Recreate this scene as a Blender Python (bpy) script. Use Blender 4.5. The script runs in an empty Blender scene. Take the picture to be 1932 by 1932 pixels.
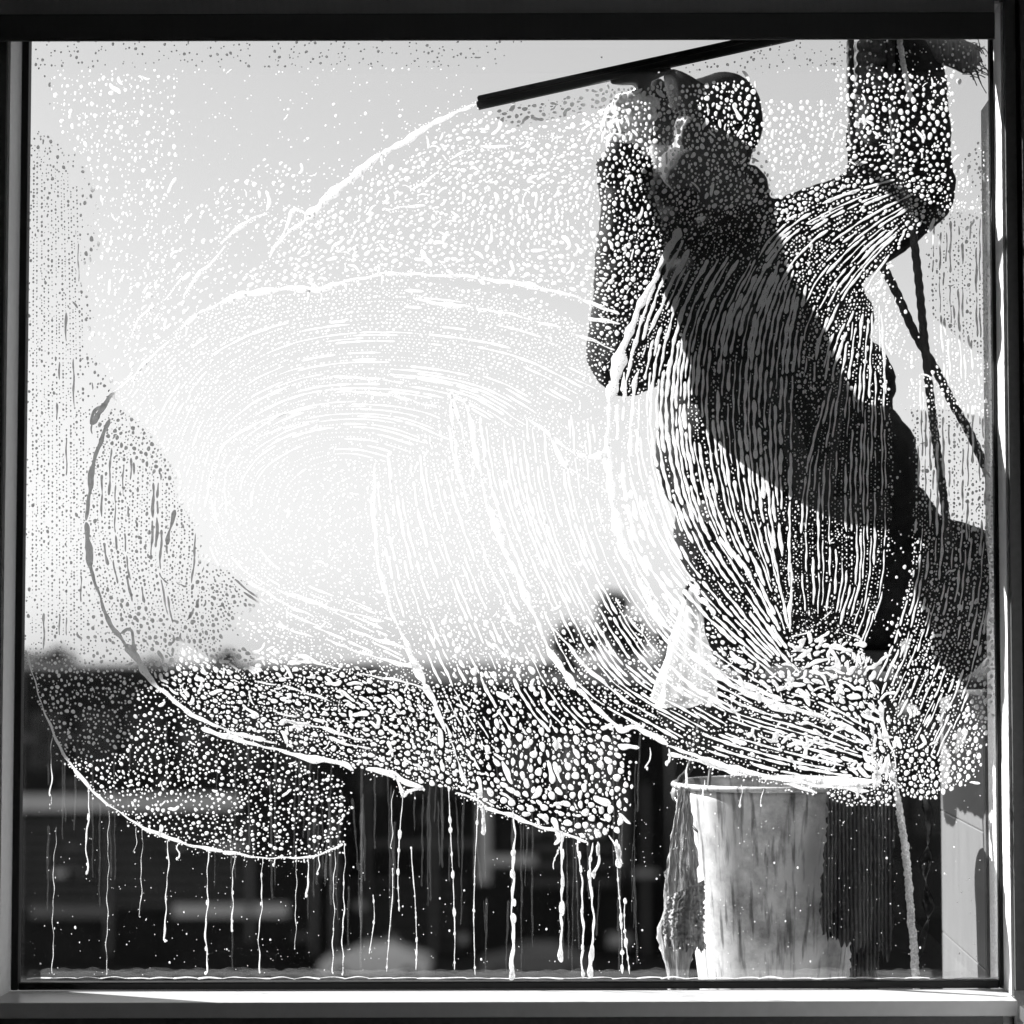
import bpy, bmesh, math, random
import numpy as np
from mathutils import Vector, Matrix, noise

random.seed(7)
RNG = np.random.default_rng(11)
SC = bpy.context.scene
COL = SC.collection
rad = math.radians

# ------------------------------------------------------------------ camera
CAM = Vector((0.20, -4.40, 1.604))
PITCH, ROLL, LENS = 3.2, 0.13, 82.0
cd = bpy.data.cameras.new('camera'); cam = bpy.data.objects.new('camera', cd); COL.objects.link(cam)
cam.location = CAM
CROT = Matrix.Rotation(rad(90 + PITCH), 3, 'X') @ Matrix.Rotation(rad(-ROLL), 3, 'Z')
cam.rotation_euler = CROT.to_euler()
cd.lens = LENS; cd.sensor_width = 36
cd.shift_x = -0.20 / 1.932
cd.clip_start = 0.05; cd.clip_end = 3000
cd.dof.use_dof = True; cd.dof.focus_distance = 4.46; cd.dof.aperture_fstop = 2.9
SC.camera = cam

# ------------------------------------------------------------------ sky, sun, exposure
AZ, EL = 66.0, 30.0
SUN = Vector((-math.cos(rad(EL)) * math.sin(rad(AZ)), math.cos(rad(EL)) * math.cos(rad(AZ)), math.sin(rad(EL))))
w = bpy.data.worlds.new('World'); SC.world = w; w.use_nodes = True
nt = w.node_tree; nt.nodes.clear()
sky = nt.nodes.new('ShaderNodeTexSky'); sky.sky_type = 'NISHITA'; sky.sun_disc = False
sky.sun_elevation = rad(EL); sky.sun_rotation = rad(-AZ) % (2 * math.pi)
sky.air_density = 1.0; sky.dust_density = 0.9; sky.ozone_density = 1.0; sky.altitude = 60
bw = nt.nodes.new('ShaderNodeRGBToBW'); bg = nt.nodes.new('ShaderNodeBackground'); wo = nt.nodes.new('ShaderNodeOutputWorld')
nt.links.new(sky.outputs[0], bw.inputs[0]); gm_ = nt.nodes.new('ShaderNodeMath'); gm_.operation = 'POWER'; gm_.inputs[1].default_value = .68   # flat response of the black-and-white film
nt.links.new(bw.outputs[0], gm_.inputs[0]); nt.links.new(gm_.outputs[0], bg.inputs[0]); nt.links.new(bg.outputs[0], wo.inputs[0])
bg.inputs[1].default_value = 0.080
ld = bpy.data.lights.new('sun', 'SUN'); ld.energy = 5.0; ld.angle = rad(0.5); ld.color = (1, 1, 1)
sun = bpy.data.objects.new('sun', ld); COL.objects.link(sun)
sun.rotation_euler = (-SUN).to_track_quat('-Z', 'Y').to_euler(); sun.location = (-6, 4, 8)
SC.view_settings.view_transform = 'Standard'; SC.view_settings.look = 'None'
SC.view_settings.gamma = 1; SC.view_settings.exposure = 1.9
SC.render.engine = 'CYCLES'
SC.cycles.use_denoising = True
SC.cycles.max_bounces = 10; SC.cycles.transparent_max_bounces = 24
SC.cycles.diffuse_bounces = 5; SC.cycles.transmission_bounces = 8
SC.cycles.sample_clamp_indirect = 6

# ------------------------------------------------------------------ helpers
PX = 1932.0
def P(px, py, y=0.0):
    """point of the plane Y=y that the photograph shows at (px, py) (1932-pixel frame)"""
    d = CROT @ Vector((px / PX - .5 + cd.shift_x, .5 - py / PX, -LENS / 36.0))
    t = (y - CAM.y) / d.y
    return CAM + d * t
CN = np.array(CROT)
def PN(pts, y=0.0):
    pts = np.asarray(pts, float)
    v = np.stack([pts[:, 0] / PX - .5 + cd.shift_x, .5 - pts[:, 1] / PX, np.full(len(pts), -LENS / 36.0)], 1) @ CN.T
    t = (y - CAM.y) / v[:, 1]
    return np.array(CAM) + v * t[:, None]
def S(y): return (y - CAM.y) / 4400.0            # metres per pixel at depth y

def obj(name, me, mat=None, parent=None, smooth=False):
    if isinstance(me, bmesh.types.BMesh):
        bm = me; me = bpy.data.meshes.new(name); bmesh.ops.recalc_face_normals(bm, faces=bm.faces[:]); bm.to_mesh(me); bm.free()
    o = bpy.data.objects.new(name, me); COL.objects.link(o)
    if mat is not None:
        me.materials.clear(); me.materials.append(mat)
    if smooth and len(me.polygons): me.polygons.foreach_set('use_smooth', [True] * len(me.polygons))
    if parent: o.parent = parent
    return o
def thing(name, label, cat, group=None):
    o = bpy.data.objects.new(name, None); COL.objects.link(o)
    o.empty_display_size = .05
    return tag(o, label, cat, group)
def tag(o, label, cat, group=None):
    o['label'] = label; o['category'] = cat
    if group: o['group'] = group
    return o
def struct(o): o['kind'] = 'structure'; return o
def stuff(o, label, cat):
    o['kind'] = 'stuff'; o['label'] = label; o['category'] = cat; return o

def box(bm, x0, x1, y0, y1, z0, z1, bev=0.0):
    b = bmesh.new()
    v = [b.verts.new((x, y, z)) for x in (x0, x1) for y in (y0, y1) for z in (z0, z1)]
    for f in ((0, 1, 3, 2), (4, 6, 7, 5), (0, 4, 5, 1), (2, 3, 7, 6), (0, 2, 6, 4), (1, 5, 7, 3)):
        b.faces.new([v[i] for i in f])
    bmesh.ops.recalc_face_normals(b, faces=b.faces[:])
    if bev: bmesh.ops.bevel(b, geom=b.edges[:], offset=bev, segments=2, affect='EDGES', profile=.5)
    me = bpy.data.meshes.new('t'); b.to_mesh(me); b.free(); bm.from_mesh(me); bpy.data.meshes.remove(me)
    return bm
def boxo(name, x0, x1, y0, y1, z0, z1, mat, parent=None, bev=0.0):
    return obj(name, box(bmesh.new(), x0, x1, y0, y1, z0, z1, bev), mat, parent)

def smooth_path(pts, step):
    pts = [Vector(p) for p in pts]
    if len(pts) < 3:
        n = max(2, int((pts[-1] - pts[0]).length / step))
        return [pts[0].lerp(pts[-1], i / n) for i in range(n + 1)]
    out = []
    ext = [pts[0] * 2 - pts[1]] + pts + [pts[-1] * 2 - pts[-2]]
    for i in range(1, len(ext) - 2):
        p0, p1, p2, p3 = ext[i - 1:i + 3]
        n = max(1, int((p2 - p1).length / step))
        for k in range(n):
            t = k / n
            out.append(.5 * ((2 * p1) + (p2 - p0) * t + (2 * p0 - 5 * p1 + 4 * p2 - p3) * t * t + (3 * p1 - p0 - 3 * p2 + p3) * t ** 3))
    out.append(pts[-1]); return out

def tube(bm, pts, r, n=10, step=.006, twist=0.0, lay=.12, rf=None, cap=True, fuzz=0.0):
    path = smooth_path(pts, step)
    rings = []; prev = None; s = 0.0
    for i, p in enumerate(path):
        a = path[max(i - 1, 0)]; b = path[min(i + 1, len(path) - 1)]
        t = (b - a).normalized()
        if prev is None:
            u = t.orthogonal().normalized()
        else:
            u = (prev - t * prev.dot(t)).normalized()
        prev = u; v = t.cross(u)
        if i: s += (p - path[i - 1]).length
        rr = r if rf is None else r * rf(i / (len(path) - 1))
        ring = []
        for k in range(n):
            th = 2 * math.pi * k / n
            q = rr * (1 + (lay * math.cos(3 * th - twist * s) if twist else 0) + random.uniform(-fuzz, fuzz))
            ring.append(bm.verts.new(p + (u * math.cos(th) + v * math.sin(th)) * q))
        rings.append(ring)
    for a, b in zip(rings, rings[1:]):
        for k in range(n): bm.faces.new((a[k], a[(k + 1) % n], b[(k + 1) % n], b[k]))
    if cap:
        bm.faces.new(rings[0][::-1]); bm.faces.new(rings[-1])
    return bm

def ell(bm, c, r, rot=None, sub=3):
    M = Matrix.Translation(c) @ (rot.to_4x4() if rot else Matrix.Identity(4)) @ Matrix.Diagonal((r[0], r[1], r[2], 1))
    bmesh.ops.create_icosphere(bm, subdivisions=sub, radius=1, matrix=M)
def caps(bm, p0, r0, p1, r1):
    p0, p1 = Vector(p0), Vector(p1); L = (p1 - p0).length
    n = max(2, int(L / (min(r0, r1) * .35)) + 1)
    for i in range(n + 1):
        t = i / n; q = r0 + (r1 - r0) * t
        ell(bm, p0.lerp(p1, t), (q, q, q), None, 2 if q < .03 else 3)
def chain(bm, pr):
    for (a, ra), (b, rb) in zip(pr, pr[1:]): caps(bm, a, ra, b, rb)
def remesh(bm, voxel, it=6, fac=.5):
    me = bpy.data.meshes.new('raw'); bm.to_mesh(me); bm.free()
    o = bpy.data.objects.new('raw', me); COL.objects.link(o)
    m = o.modifiers.new('r', 'REMESH'); m.mode = 'VOXEL'; m.voxel_size = voxel
    s = o.modifiers.new('s', 'SMOOTH'); s.factor = fac; s.iterations = it
    dg = bpy.context.evaluated_depsgraph_get()
    out = bpy.data.meshes.new_from_object(o.evaluated_get(dg))
    bpy.data.objects.remove(o); bpy.data.meshes.remove(me)
    return out

# ------------------------------------------------------------------ materials (all grey: the picture is black and white)
def mat(name, c, rough=.6, spec=.3, var=.25, scale=30., bump=0.0, stretch=(1, 1, 1), metal=0.0):
    m = bpy.data.materials.new(name); m.use_nodes = True
    t = m.node_tree; b = t.nodes['Principled BSDF']
    b.inputs['Roughness'].default_value = rough; b.inputs['Specular IOR Level'].default_value = spec; b.inputs['Metallic'].default_value = metal
    tc = t.nodes.new('ShaderNodeTexCoord'); mp = t.nodes.new('ShaderNodeMapping'); mp.inputs['Scale'].default_value = stretch
    nz = t.nodes.new('ShaderNodeTexNoise'); nz.inputs['Scale'].default_value = scale; nz.inputs['Detail'].default_value = 6
    cr = t.nodes.new('ShaderNodeMapRange'); cr.inputs[1].default_value = .25; cr.inputs[2].default_value = .75
    cr.inputs[3].default_value = c * (1 - var); cr.inputs[4].default_value = c * (1 + var)
    t.links.new(tc.outputs['Object'], mp.inputs[0]); t.links.new(mp.outputs[0], nz.inputs['Vector']); t.links.new(nz.outputs['Fac'], cr.inputs[0])
    t.links.new(cr.outputs[0], b.inputs['Base Color'])
    if bump:
        bp = t.nodes.new('ShaderNodeBump'); bp.inputs['Strength'].default_value = 1; bp.inputs['Distance'].default_value = bump
        t.links.new(nz.outputs['Fac'], bp.inputs['Height']); t.links.new(bp.outputs[0], b.inputs['Normal'])
    m.diffuse_color = (c, c, c, 1)
    return m
def weave(name, c, sx, sz, depth=.0004, rough=.8):
    m = mat(name, c, rough, .1, .3, 200)
    t = m.node_tree; b = t.nodes['Principled BSDF']; tc = [n for n in t.nodes if n.type == 'TEX_COORD'][0]
    ws = []
    for ax, sc_ in (('X', sx), ('Z', sz)):
        wv = t.nodes.new('ShaderNodeTexWave'); wv.wave_type = 'BANDS'; wv.bands_direction = ax; wv.inputs['Scale'].default_value = sc_
        wv.inputs['Distortion'].default_value = .6; wv.inputs['Detail'].default_value = 1
        t.links.new(tc.outputs['Object'], wv.inputs['Vector']); ws.append(wv)
    mul = t.nodes.new('ShaderNodeMath'); mul.operation = 'MULTIPLY'; mul.inputs[1].default_value = 1.0
    t.links.new(ws[0].outputs['Fac'], mul.inputs[0])
    if sz: t.links.new(ws[1].outputs['Fac'], mul.inputs[1])
    bp = t.nodes.new('ShaderNodeBump'); bp.inputs['Distance'].default_value = depth
    t.links.new(mul.outputs[0], bp.inputs['Height']); t.links.new(bp.outputs[0], b.inputs['Normal'])
    mx = t.nodes.new('ShaderNodeMapRange'); mx.inputs[3].default_value = c * .5; mx.inputs[4].default_value = c * 1.6
    t.links.new(mul.outputs[0], mx.inputs[0]); t.links.new(mx.outputs[0], b.inputs['Base Color'])
    return m

M = dict(
    room=mat('room_paint', .75, .9, .1, .1, 4), floor=mat('carpet', .35, .95, .05, .3, 60),
    post=mat('powder_coated_post', .08, .55, .3, .12, 90, .0002), jamb=mat('painted_reveal', .8, .5, .3, .05, 60),
    sill=mat('laminate_sill', .6, .35, .4, .06, 40, 0, (1, 6, 1)), apron=mat('sill_apron', .09, .5, .3, .15, 120, .0001),
    gasket=mat('black_rubber', .008, .5, .3, .2, 80), black=mat('black_rubber_blade', .006, .4, .4, .3, 60),
    facade=mat('facade_render', .5, .9, .1, .2, 140, .002), reveal=mat('roughcast', .78, .95, .1, .25, 160, .004),
    panel=mat('cladding_panel', .13, .35, .5, .15, 12, 0, (1, 3, .4)),
    fabric=weave('blind_weave', .30, 150, 190), hem=weave('hem_weave', .08, 150, 190),
    hemlip=mat('hem_lip', .06, .7), rope=mat('braided_rope', .05, .8, .1, .5, 300, .001), paler=mat('pale_fuzzy_rope', .75, .95, .05, .4, 250, .002),
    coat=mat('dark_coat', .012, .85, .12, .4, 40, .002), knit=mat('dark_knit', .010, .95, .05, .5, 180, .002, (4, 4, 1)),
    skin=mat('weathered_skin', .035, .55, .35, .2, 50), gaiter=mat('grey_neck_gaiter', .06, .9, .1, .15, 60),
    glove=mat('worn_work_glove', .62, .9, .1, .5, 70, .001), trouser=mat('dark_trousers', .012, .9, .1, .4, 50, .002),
    boot=mat('black_boot', .01, .5, .4), strap=mat('harness_webbing', .05, .7, .2, .3, 200),
    metal=mat('brushed_metal', .12, .35, .5, .3, 50, 0, (1, 1, 8), .7), darkmetal=mat('squeegee_channel', .02, .4, .5, .4, 30),
    wood=mat('wet_seat_plank', .03, .7, .2, .4, 20, .001, (.3, 1, 1)), rag=mat('grey_rag', .42, .95, .05, .45, 60, .002, (3, 3, .5)), ragdark=mat('dark_rag', .10, .95, .05, .5, 90, .002, (3, 3, .3)), knitrag=weave('ribbed_knit', .12, 42, 0.0, .004, .95),
    plasticb=mat('black_plastic', .02, .3, .5, .3, 40), caster_dark=mat('caster_dark', .05, .9, .1),
    concrete=mat('far_concrete', .16, .9, .1, .2, .4), pale=mat('far_pale_render', .55, .9, .1, .1, .5), dark=mat('far_dark_wall', .02, .9, .1, .4, .3),
    louvre=mat('far_louvre', .09, .7, .2, .2, .5), farglass=mat('far_window', .01, .1, .5, .3, 1), asphalt=mat('asphalt', .04, .9, .1, .3, .4),
    leaf=mat('foliage', .03, .8, .1, .6, .6), bark=mat('bark', .04, .9, .1, .4, 2), carpaint=mat('white_car_paint', .75, .3, .5, .03, 2),
    tyre=mat('tyre', .02, .8), roof=mat('far_roof', .06, .9, .1, .3, .2),
)
def shader(name):
    m = bpy.data.materials.new(name); m.use_nodes = True; t = m.node_tree
    t.nodes.remove(t.nodes['Principled BSDF']); return m, t, t.nodes['Material Output']
def glass():
    m, t, out = shader('window_glass')
    tr = t.nodes.new('ShaderNodeBsdfTransparent'); tr.inputs[0].default_value = (.97, .97, .97, 1)
    gl = t.nodes.new('ShaderNodeBsdfGlossy'); gl.inputs['Roughness'].default_value = .0
    lw = t.nodes.new('ShaderNodeLayerWeight'); pw = t.nodes.new('ShaderNodeMath'); pw.operation = 'POWER'; pw.inputs[1].default_value = 5
    lw.inputs['Blend'].default_value = .5
    fr = t.nodes.new('ShaderNodeMath'); fr.operation = 'MULTIPLY_ADD'; fr.inputs[1].default_value = .96; fr.inputs[2].default_value = .04   # Schlick
    t.links.new(lw.outputs['Facing'], pw.inputs[0]); t.links.new(pw.outputs[0], fr.inputs[0])
    mx = t.nodes.new('ShaderNodeMixShader')
    t.links.new(fr.outputs[0], mx.inputs[0]); t.links.new(tr.outputs[0], mx.inputs[1]); t.links.new(gl.outputs[0], mx.inputs[2]); t.links.new(mx.outputs[0], out.inputs[0])
    return m
def foam(name, c, trans, clear, scale=700):
    m, t, out = shader(name)
    tl = t.nodes.new('ShaderNodeBsdfTranslucent'); df = t.nodes.new('ShaderNodeBsdfDiffuse'); tp = t.nodes.new('ShaderNodeBsdfTransparent')
    tc = t.nodes.new('ShaderNodeTexCoord'); nz = t.nodes.new('ShaderNodeTexNoise'); nz.inputs['Scale'].default_value = scale; nz.inputs['Detail'].default_value = 3
    cr = t.nodes.new('ShaderNodeMapRange'); cr.inputs[1].default_value = .3; cr.inputs[2].default_value = .7; cr.inputs[3].default_value = c * .8; cr.inputs[4].default_value = min(c * 1.1, .97)
    t.links.new(tc.outputs['Object'], nz.inputs['Vector']); t.links.new(nz.outputs['Fac'], cr.inputs[0])
    t.links.new(cr.outputs[0], tl.inputs[0]); df.inputs[0].default_value = (c, c, c, 1)
    m1 = t.nodes.new('ShaderNodeMixShader'); m1.inputs[0].default_value = trans
    m2 = t.nodes.new('ShaderNodeMixShader'); m2.inputs[0].default_value = clear
    t.links.new(df.outputs[0], m1.inputs[1]); t.links.new(tl.outputs[0], m1.inputs[2])
    if clear < .1:                       # bubbles let some of the background through
        n2 = t.nodes.new('ShaderNodeTexVoronoi'); n2.inputs['Scale'].default_value = 230
        c2 = t.nodes.new('ShaderNodeMapRange'); c2.inputs[1].default_value = .12; c2.inputs[2].default_value = .24; c2.inputs[3].default_value = .65; c2.inputs[4].default_value = clear
        t.links.new(tc.outputs['Object'], n2.inputs['Vector']); t.links.new(n2.outputs['Distance'], c2.inputs[0]); t.links.new(c2.outputs[0], m2.inputs[0])
    t.links.new(m1.outputs[0], m2.inputs[1]); t.links.new(tp.outputs[0], m2.inputs[2]); t.links.new(m2.outputs[0], out.inputs[0])
    return m
M['glass'] = glass()
M['foam'] = foam('soap_foam', .92, .62, .02)
M['film'] = foam('thin_soap_film', .8, .6, .955, 300)
M['bag'] = foam('thin_white_plastic', .8, .45, .52, 30)
def bucket_mat():
    m = mat('grimy_bucket', .55, .5, .3, .3, 14, 0, (1, 1, .35))
    t = m.node_tree; b = t.nodes['Principled BSDF']; tc = [n for n in t.nodes if n.type == 'TEX_COORD'][0]; mr = [n for n in t.nodes if n.type == 'MAP_RANGE'][0]
    mp = t.nodes.new('ShaderNodeMapping'); mp.inputs['Scale'].default_value = (1, 1, .045)
    nz = t.nodes.new('ShaderNodeTexNoise'); nz.inputs['Scale'].default_value = 80; nz.inputs['Detail'].default_value = 5
    r2 = t.nodes.new('ShaderNodeMapRange'); r2.inputs[1].default_value = .52; r2.inputs[2].default_value = .66; r2.inputs[3].default_value = 1; r2.inputs[4].default_value = .35
    mu = t.nodes.new('ShaderNodeMath'); mu.operation = 'MULTIPLY'
    t.links.new(tc.outputs['Object'], mp.inputs[0]); t.links.new(mp.outputs[0], nz.inputs['Vector']); t.links.new(nz.outputs['Fac'], r2.inputs[0])
    t.links.new(mr.outputs[0], mu.inputs[0]); t.links.new(r2.outputs[0], mu.inputs[1])
    n3 = t.nodes.new('ShaderNodeTexNoise'); n3.inputs['Scale'].default_value = 5; n3.inputs['Detail'].default_value = 8; n3.inputs['Roughness'].default_value = .7
    r3 = t.nodes.new('ShaderNodeMapRange'); r3.inputs[1].default_value = .46; r3.inputs[2].default_value = .66; r3.inputs[3].default_value = 1; r3.inputs[4].default_value = .28
    t.links.new(tc.outputs['Object'], n3.inputs['Vector']); t.links.new(n3.outputs['Fac'], r3.inputs[0])
    m2 = t.nodes.new('ShaderNodeMath'); m2.operation = 'MULTIPLY'
    t.links.new(mu.outputs[0], m2.inputs[0]); t.links.new(r3.outputs[0], m2.inputs[1]); t.links.new(m2.outputs[0], b.inputs['Base Color'])
    return m
M['bucket'] = bucket_mat()

# ------------------------------------------------------------------ the room
XL, XR = P(29, 966).x, P(1887, 966).x
ZS = P(966, 1866).z                      # sill top
ZB = P(966, 1850).z                      # bottom edge of the glass
ZT = P(966, 30).z                        # top edge of the glass
DIN = -0.085                             # inner face of the wall
Y1 = 0.030                               # outer face of the wall
struct(boxo('floor', -4, 4, -6.2, -.15, -.12, 0, M['floor']))
struct(boxo('ceiling', -4, 4, -6.2, DIN, 2.95, 3.05, M['room']))
struct(boxo('wall_back', -4, 4, -6.3, -6.2, 0, 3.0, M['room']))
struct(boxo('wall_left', -4.1, -4, -6.2, DIN, 0, 3.0, M['room']))
struct(boxo('wall_right', 1.16, 1.26, -6.2, DIN - .002, 0, 3.0, M['room']))
ws = boxo('wall_window_side', -4.1, XL - .002, DIN, Y1, -.12, 3.05, M['facade']); struct(ws)
struct(boxo('wall_under_window', XL, XR, DIN + .012, Y1, -14.0, ZS - .03, M['facade']))
struct(boxo('wall_over_window', XL, XR, DIN, Y1, ZT + .004, 3.3, M['facade']))
struct(boxo('wall_outer_left', -9, XL - .004, Y1 - .006, Y1 + .004, -14, -.13, M['facade']))
struct(boxo('wall_corner', XR + .002, 1.30, DIN, Y1, -14, 3.3, M['facade']))

# window: linings, sill, gaskets, pane
win = thing('window', 'large square fixed window with thin black gasket and pale sill', 'window')
G = .012
for nm, a in (('jamb_lining', (XL - .001, XL + .004, DIN - .004, -.012, ZS, ZT)), ('jamb_lining', (XR - .004, XR + .001, DIN - .004, -.012, ZS, ZT)),
              ('head_lining', (XL + .005, XR - .005, DIN - .002, -.012, ZT - .003, ZT + .003))):
    boxo(nm, *a, M['jamb'], win)
boxo('gasket', XL + .0045, XL + .0180, -.0115, .012, ZS + .001, ZT - .004, M['gasket'], win, .002)
boxo('gasket', XR - .012, XR - .0045, -.0115, .012, ZS + .001, ZT - .004, M['gasket'], win, .002)
boxo('gasket', XL + .0185, XR - .0125, -.0115, .012, ZS + .001, ZB, M['gasket'], win, .003)
boxo('gasket', XL + .0185, XR - .0125, -.0115, .012, ZT - .016, ZT - .0035, M['gasket'], win, .002)
boxo('sill', XL - .06, XR - .0045, -.155, -.0118, ZS - .028, ZS, M['sill'], win, .0015)
boxo('apron', XL - .06, XR - .03, -.153, -.135, ZS - .32, ZS - .0285, M['apron'], win)
boxo('pane', XL + .010, XR - .007, -.003, .003, ZS + .006, ZT - .006, M['glass'], win)

# dark posts beside the window, inside
lp = boxo('window_post', XL - .35, XL - .0015, DIN - .012, DIN - .0005, ZS - .0, 2.94, M['post']); tag(lp, 'dark post at the left edge of the window', 'post')
rp = thing('corner_post', 'dark grooved corner post at the right edge of the window', 'post')
boxo('post_face', XR + .0015, XR + .022, DIN - .016, DIN - .0005, ZS + .01, 2.94, M['post'], rp, .001)
boxo('post_face', XR + .030, XR + .24, DIN - .030, DIN - .0005, ZS + .01, 2.94, M['post'], rp, .001)
boxo('groove', XR + .0225, XR + .0295, DIN - .006, DIN - .0007, ZS + .01, 2.94, M['gasket'], rp)
# ledge along the right-hand wall
lg = thing('wall_ledge', 'pale ledge along the right wall catching the sun below the corner', 'ledge')
boxo('ledge_top', XR - .004, 1.159, -2.6, -.176, ZS - .030, ZS - .006, M['post'], lg, .001)
boxo('ledge_face', XR + .002, XR + .014, -2.6, -.180, ZS - .62, ZS - .0305, M['sill'], lg)

# roller blinds
ZH0, ZH1 = P(966, 74.5, -.13).z, P(966, 24.5, -.13).z
bl = thing('roller_blind', 'black woven roller blind lowered to the top of the window', 'blind')
xb0, xb1 = -1.06, P(1877, 50, -.13).x
boxo('fabric', xb0, xb1, -.1262, -.1250, ZH1 + .0005, 2.86, M['fabric'], bl)
boxo('hem_pocket', xb0, xb1, -.1300, -.1215, ZH0 + .0025, ZH1, M['hem'], bl, .002)
boxo('hem_lip', xb0, xb1, -.1290, -.1225, ZH0, ZH0 + .0022, M['hemlip'], bl)
tb = bmesh.new(); tube(tb, [(xb0, -.15, 2.885), (xb1, -.15, 2.885)], .028, 20, .3); obj('roller_tube', tb, M['fabric'], bl, True)
b2 = thing('roller_blind', 'dark blind on the right wall, only its slanting hem in the upper corner', 'blind')
zc = P(1905, 72, -.3).z
boxo('fabric', .985, .9865, -2.4, -.26, zc + .03, 2.86, M['fabric'], b2)
boxo('hem_pocket', .981, .991, -2.4, -.255, zc, zc + .029, M['hemlip'], b2, .003)

# ------------------------------------------------------------------ outside of the wall
EX = .165
hd = boxo('outer_lintel', XL - .6, XR + .1, Y1 + .001, .072, P(966, 34).z, 2.95, M['facade'], None, .004)
tag(hd, 'outer lintel above the window, hidden behind the blind', 'lintel')
rv = thing('side_wall', 'sunlit roughcast strip outside the right edge of the glass', 'wall')
boxo('roughcast_strip', XR - .002, 1.30, Y1 + .001, EX, -3, P(1887, 195, .1).z, M['reveal'], rv)
boxo('edge_trim', XR - .008, 1.30, EX + .0005, EX + .022, -3, P(1855, 1300, .2).z, M['post'], rv)
zp = P(1800, 1308, .5).z
pn = thing('cladding_wall', 'grey metal clad side wall behind the roughcast strip', 'wall')
for k in range(4):
    z1 = zp - k * .27
    boxo('cladding_panel', XR + .001, 1.30, EX + .024, .86, z1 - .268, z1, M['panel'], pn, .002)
boxo('cladding_core', XR + .006, 1.29, EX + .026, .85, -3, zp - .004, M['gasket'], pn)

# ------------------------------------------------------------------ far side of the street
GZ = -11.7
struct(boxo('ground', -700, 700, 2.0, 1500, GZ - .5, GZ, M['asphalt']))
def far_building(label, name, px0, px1, pyt, Y, wallm, depth=14):
    r = thing(name, label, 'building')
    a, b = P(px0, pyt, Y), P(px1, pyt, Y)
    boxo('wall', a.x, b.x, Y, Y + depth, GZ, a.z, wallm, r)
    boxo('roof', a.x - .3, b.x + .3, Y - .35, Y + depth + .3, a.z + .002, a.z + .35, M['roof'], r)
    return r
def fbox(nm, r, px0, px1, py0, py1, Y, out, m, y1=None):
    a, b = P(px0, py1, Y), P(px1, py0, Y)
    return boxo(nm, a.x, b.x, Y - out, (Y if y1 is None else y1) - .002, a.z, b.z, m, r)
BA = far_building('long dark low building with louvres and a pale ledge, far left', 'office_building', -260, 640, 1275, 92, M['dark'])
fbox('ledge', BA, -200, 455, 1497, 1528, 92, .9, M['pale'])
for k in range(9):
    fbox('louvre', BA, -180, 470, 1548 + k * 19, 1558 + k * 19, 92, .35, M['louvre'])
for k in range(7):
    x = -40 + k * 95
    wd = fbox('window', BA, x, x + 62, 1345, 1450, 92, .06, M['louvre']); 
    fbox('pane', BA, x + 4, x + 58, 1350, 1446, 92, .10, M['farglass']).parent = wd
fbox('sign_band', BA, 330, 545, 1704, 1728, 92, .4, M['pale']); fbox('sign_band', BA, 60, 215, 1706, 1730, 92, .4, M['concrete'])
for x in (205, 470, 590, 640 - 12): fbox('pilaster', BA, x, x + 9, 1540, 1800, 92, .5, M['concrete'])
BB = far_building('dark shop building with pale pilaster in the middle distance', 'shop_building', 642, 1262, 1300, 96, M['dark'])
fbox('pilaster', BB, 903, 926, 1490, 1665, 96, .5, M['pale']); fbox('ledge', BB, 927, 1012, 1612, 1631, 96, .5, M['pale'])
fbox('pilaster', BB, 1165, 1185, 1480, 1660, 96, .5, M['concrete']); fbox('ledge', BB, 700, 900, 1585, 1597, 96, .4, M['louvre'])
for x in (670, 760, 840, 950, 1040, 1110):
    wd = fbox('window', BB, x, x + 58, 1390, 1500, 96, .06, M['louvre']); fbox('pane', BB, x + 4, x + 54, 1395, 1496, 96, .1, M['farglass']).parent = wd
for k in range(6): fbox('louvre', BB, 660, 880, 1660 + 24 * k, 1668 + 24 * k, 96, .3, M['louvre'])
for x in (690, 815, 1085, 1215): fbox('post', BB, x, x + 8, 1480, 1800, 96, .6, M['concrete'])
for k in range(4): fbox('louvre', BB, 1000, 1160, 1560 + 32 * k, 1574 + 32 * k, 96, .3, M['louvre'])
BC = far_building('grey block standing behind the hanging bucket', 'flat_block', 1264, 2250, 1292, 90, M['dark'])
for j in range(3):
    for k in range(8):
        x = 1290 + k * 88; y = 1330 + j * 150
        wd = fbox('window', BC, x, x + 60, y, y + 92, 90, .06, M['louvre']); fbox('pane', BC, x + 4, x + 56, y + 4, y + 88, 90, .1, M['farglass']).parent = wd

rr_ = random.Random(21)
for k in range(16):
    x = rr_.uniform(40, 600); y = rr_.choice((1385, 1470, 1590, 1640, 1760)); fbox('shutter', BA, x, x + rr_.uniform(14, 60), y, y + rr_.uniform(6, 16), 92, .75, M[rr_.choice(('concrete', 'louvre', 'pale', 'louvre'))])
for k in range(14):
    x = rr_.uniform(660, 1220); y = rr_.choice((1420, 1530, 1560, 1640, 1700, 1760)); fbox('shutter', BB, x, x + rr_.uniform(10, 46), y, y + rr_.uniform(8, 22), 96, .8, M[rr_.choice(('concrete', 'louvre', 'pale'))])

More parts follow.
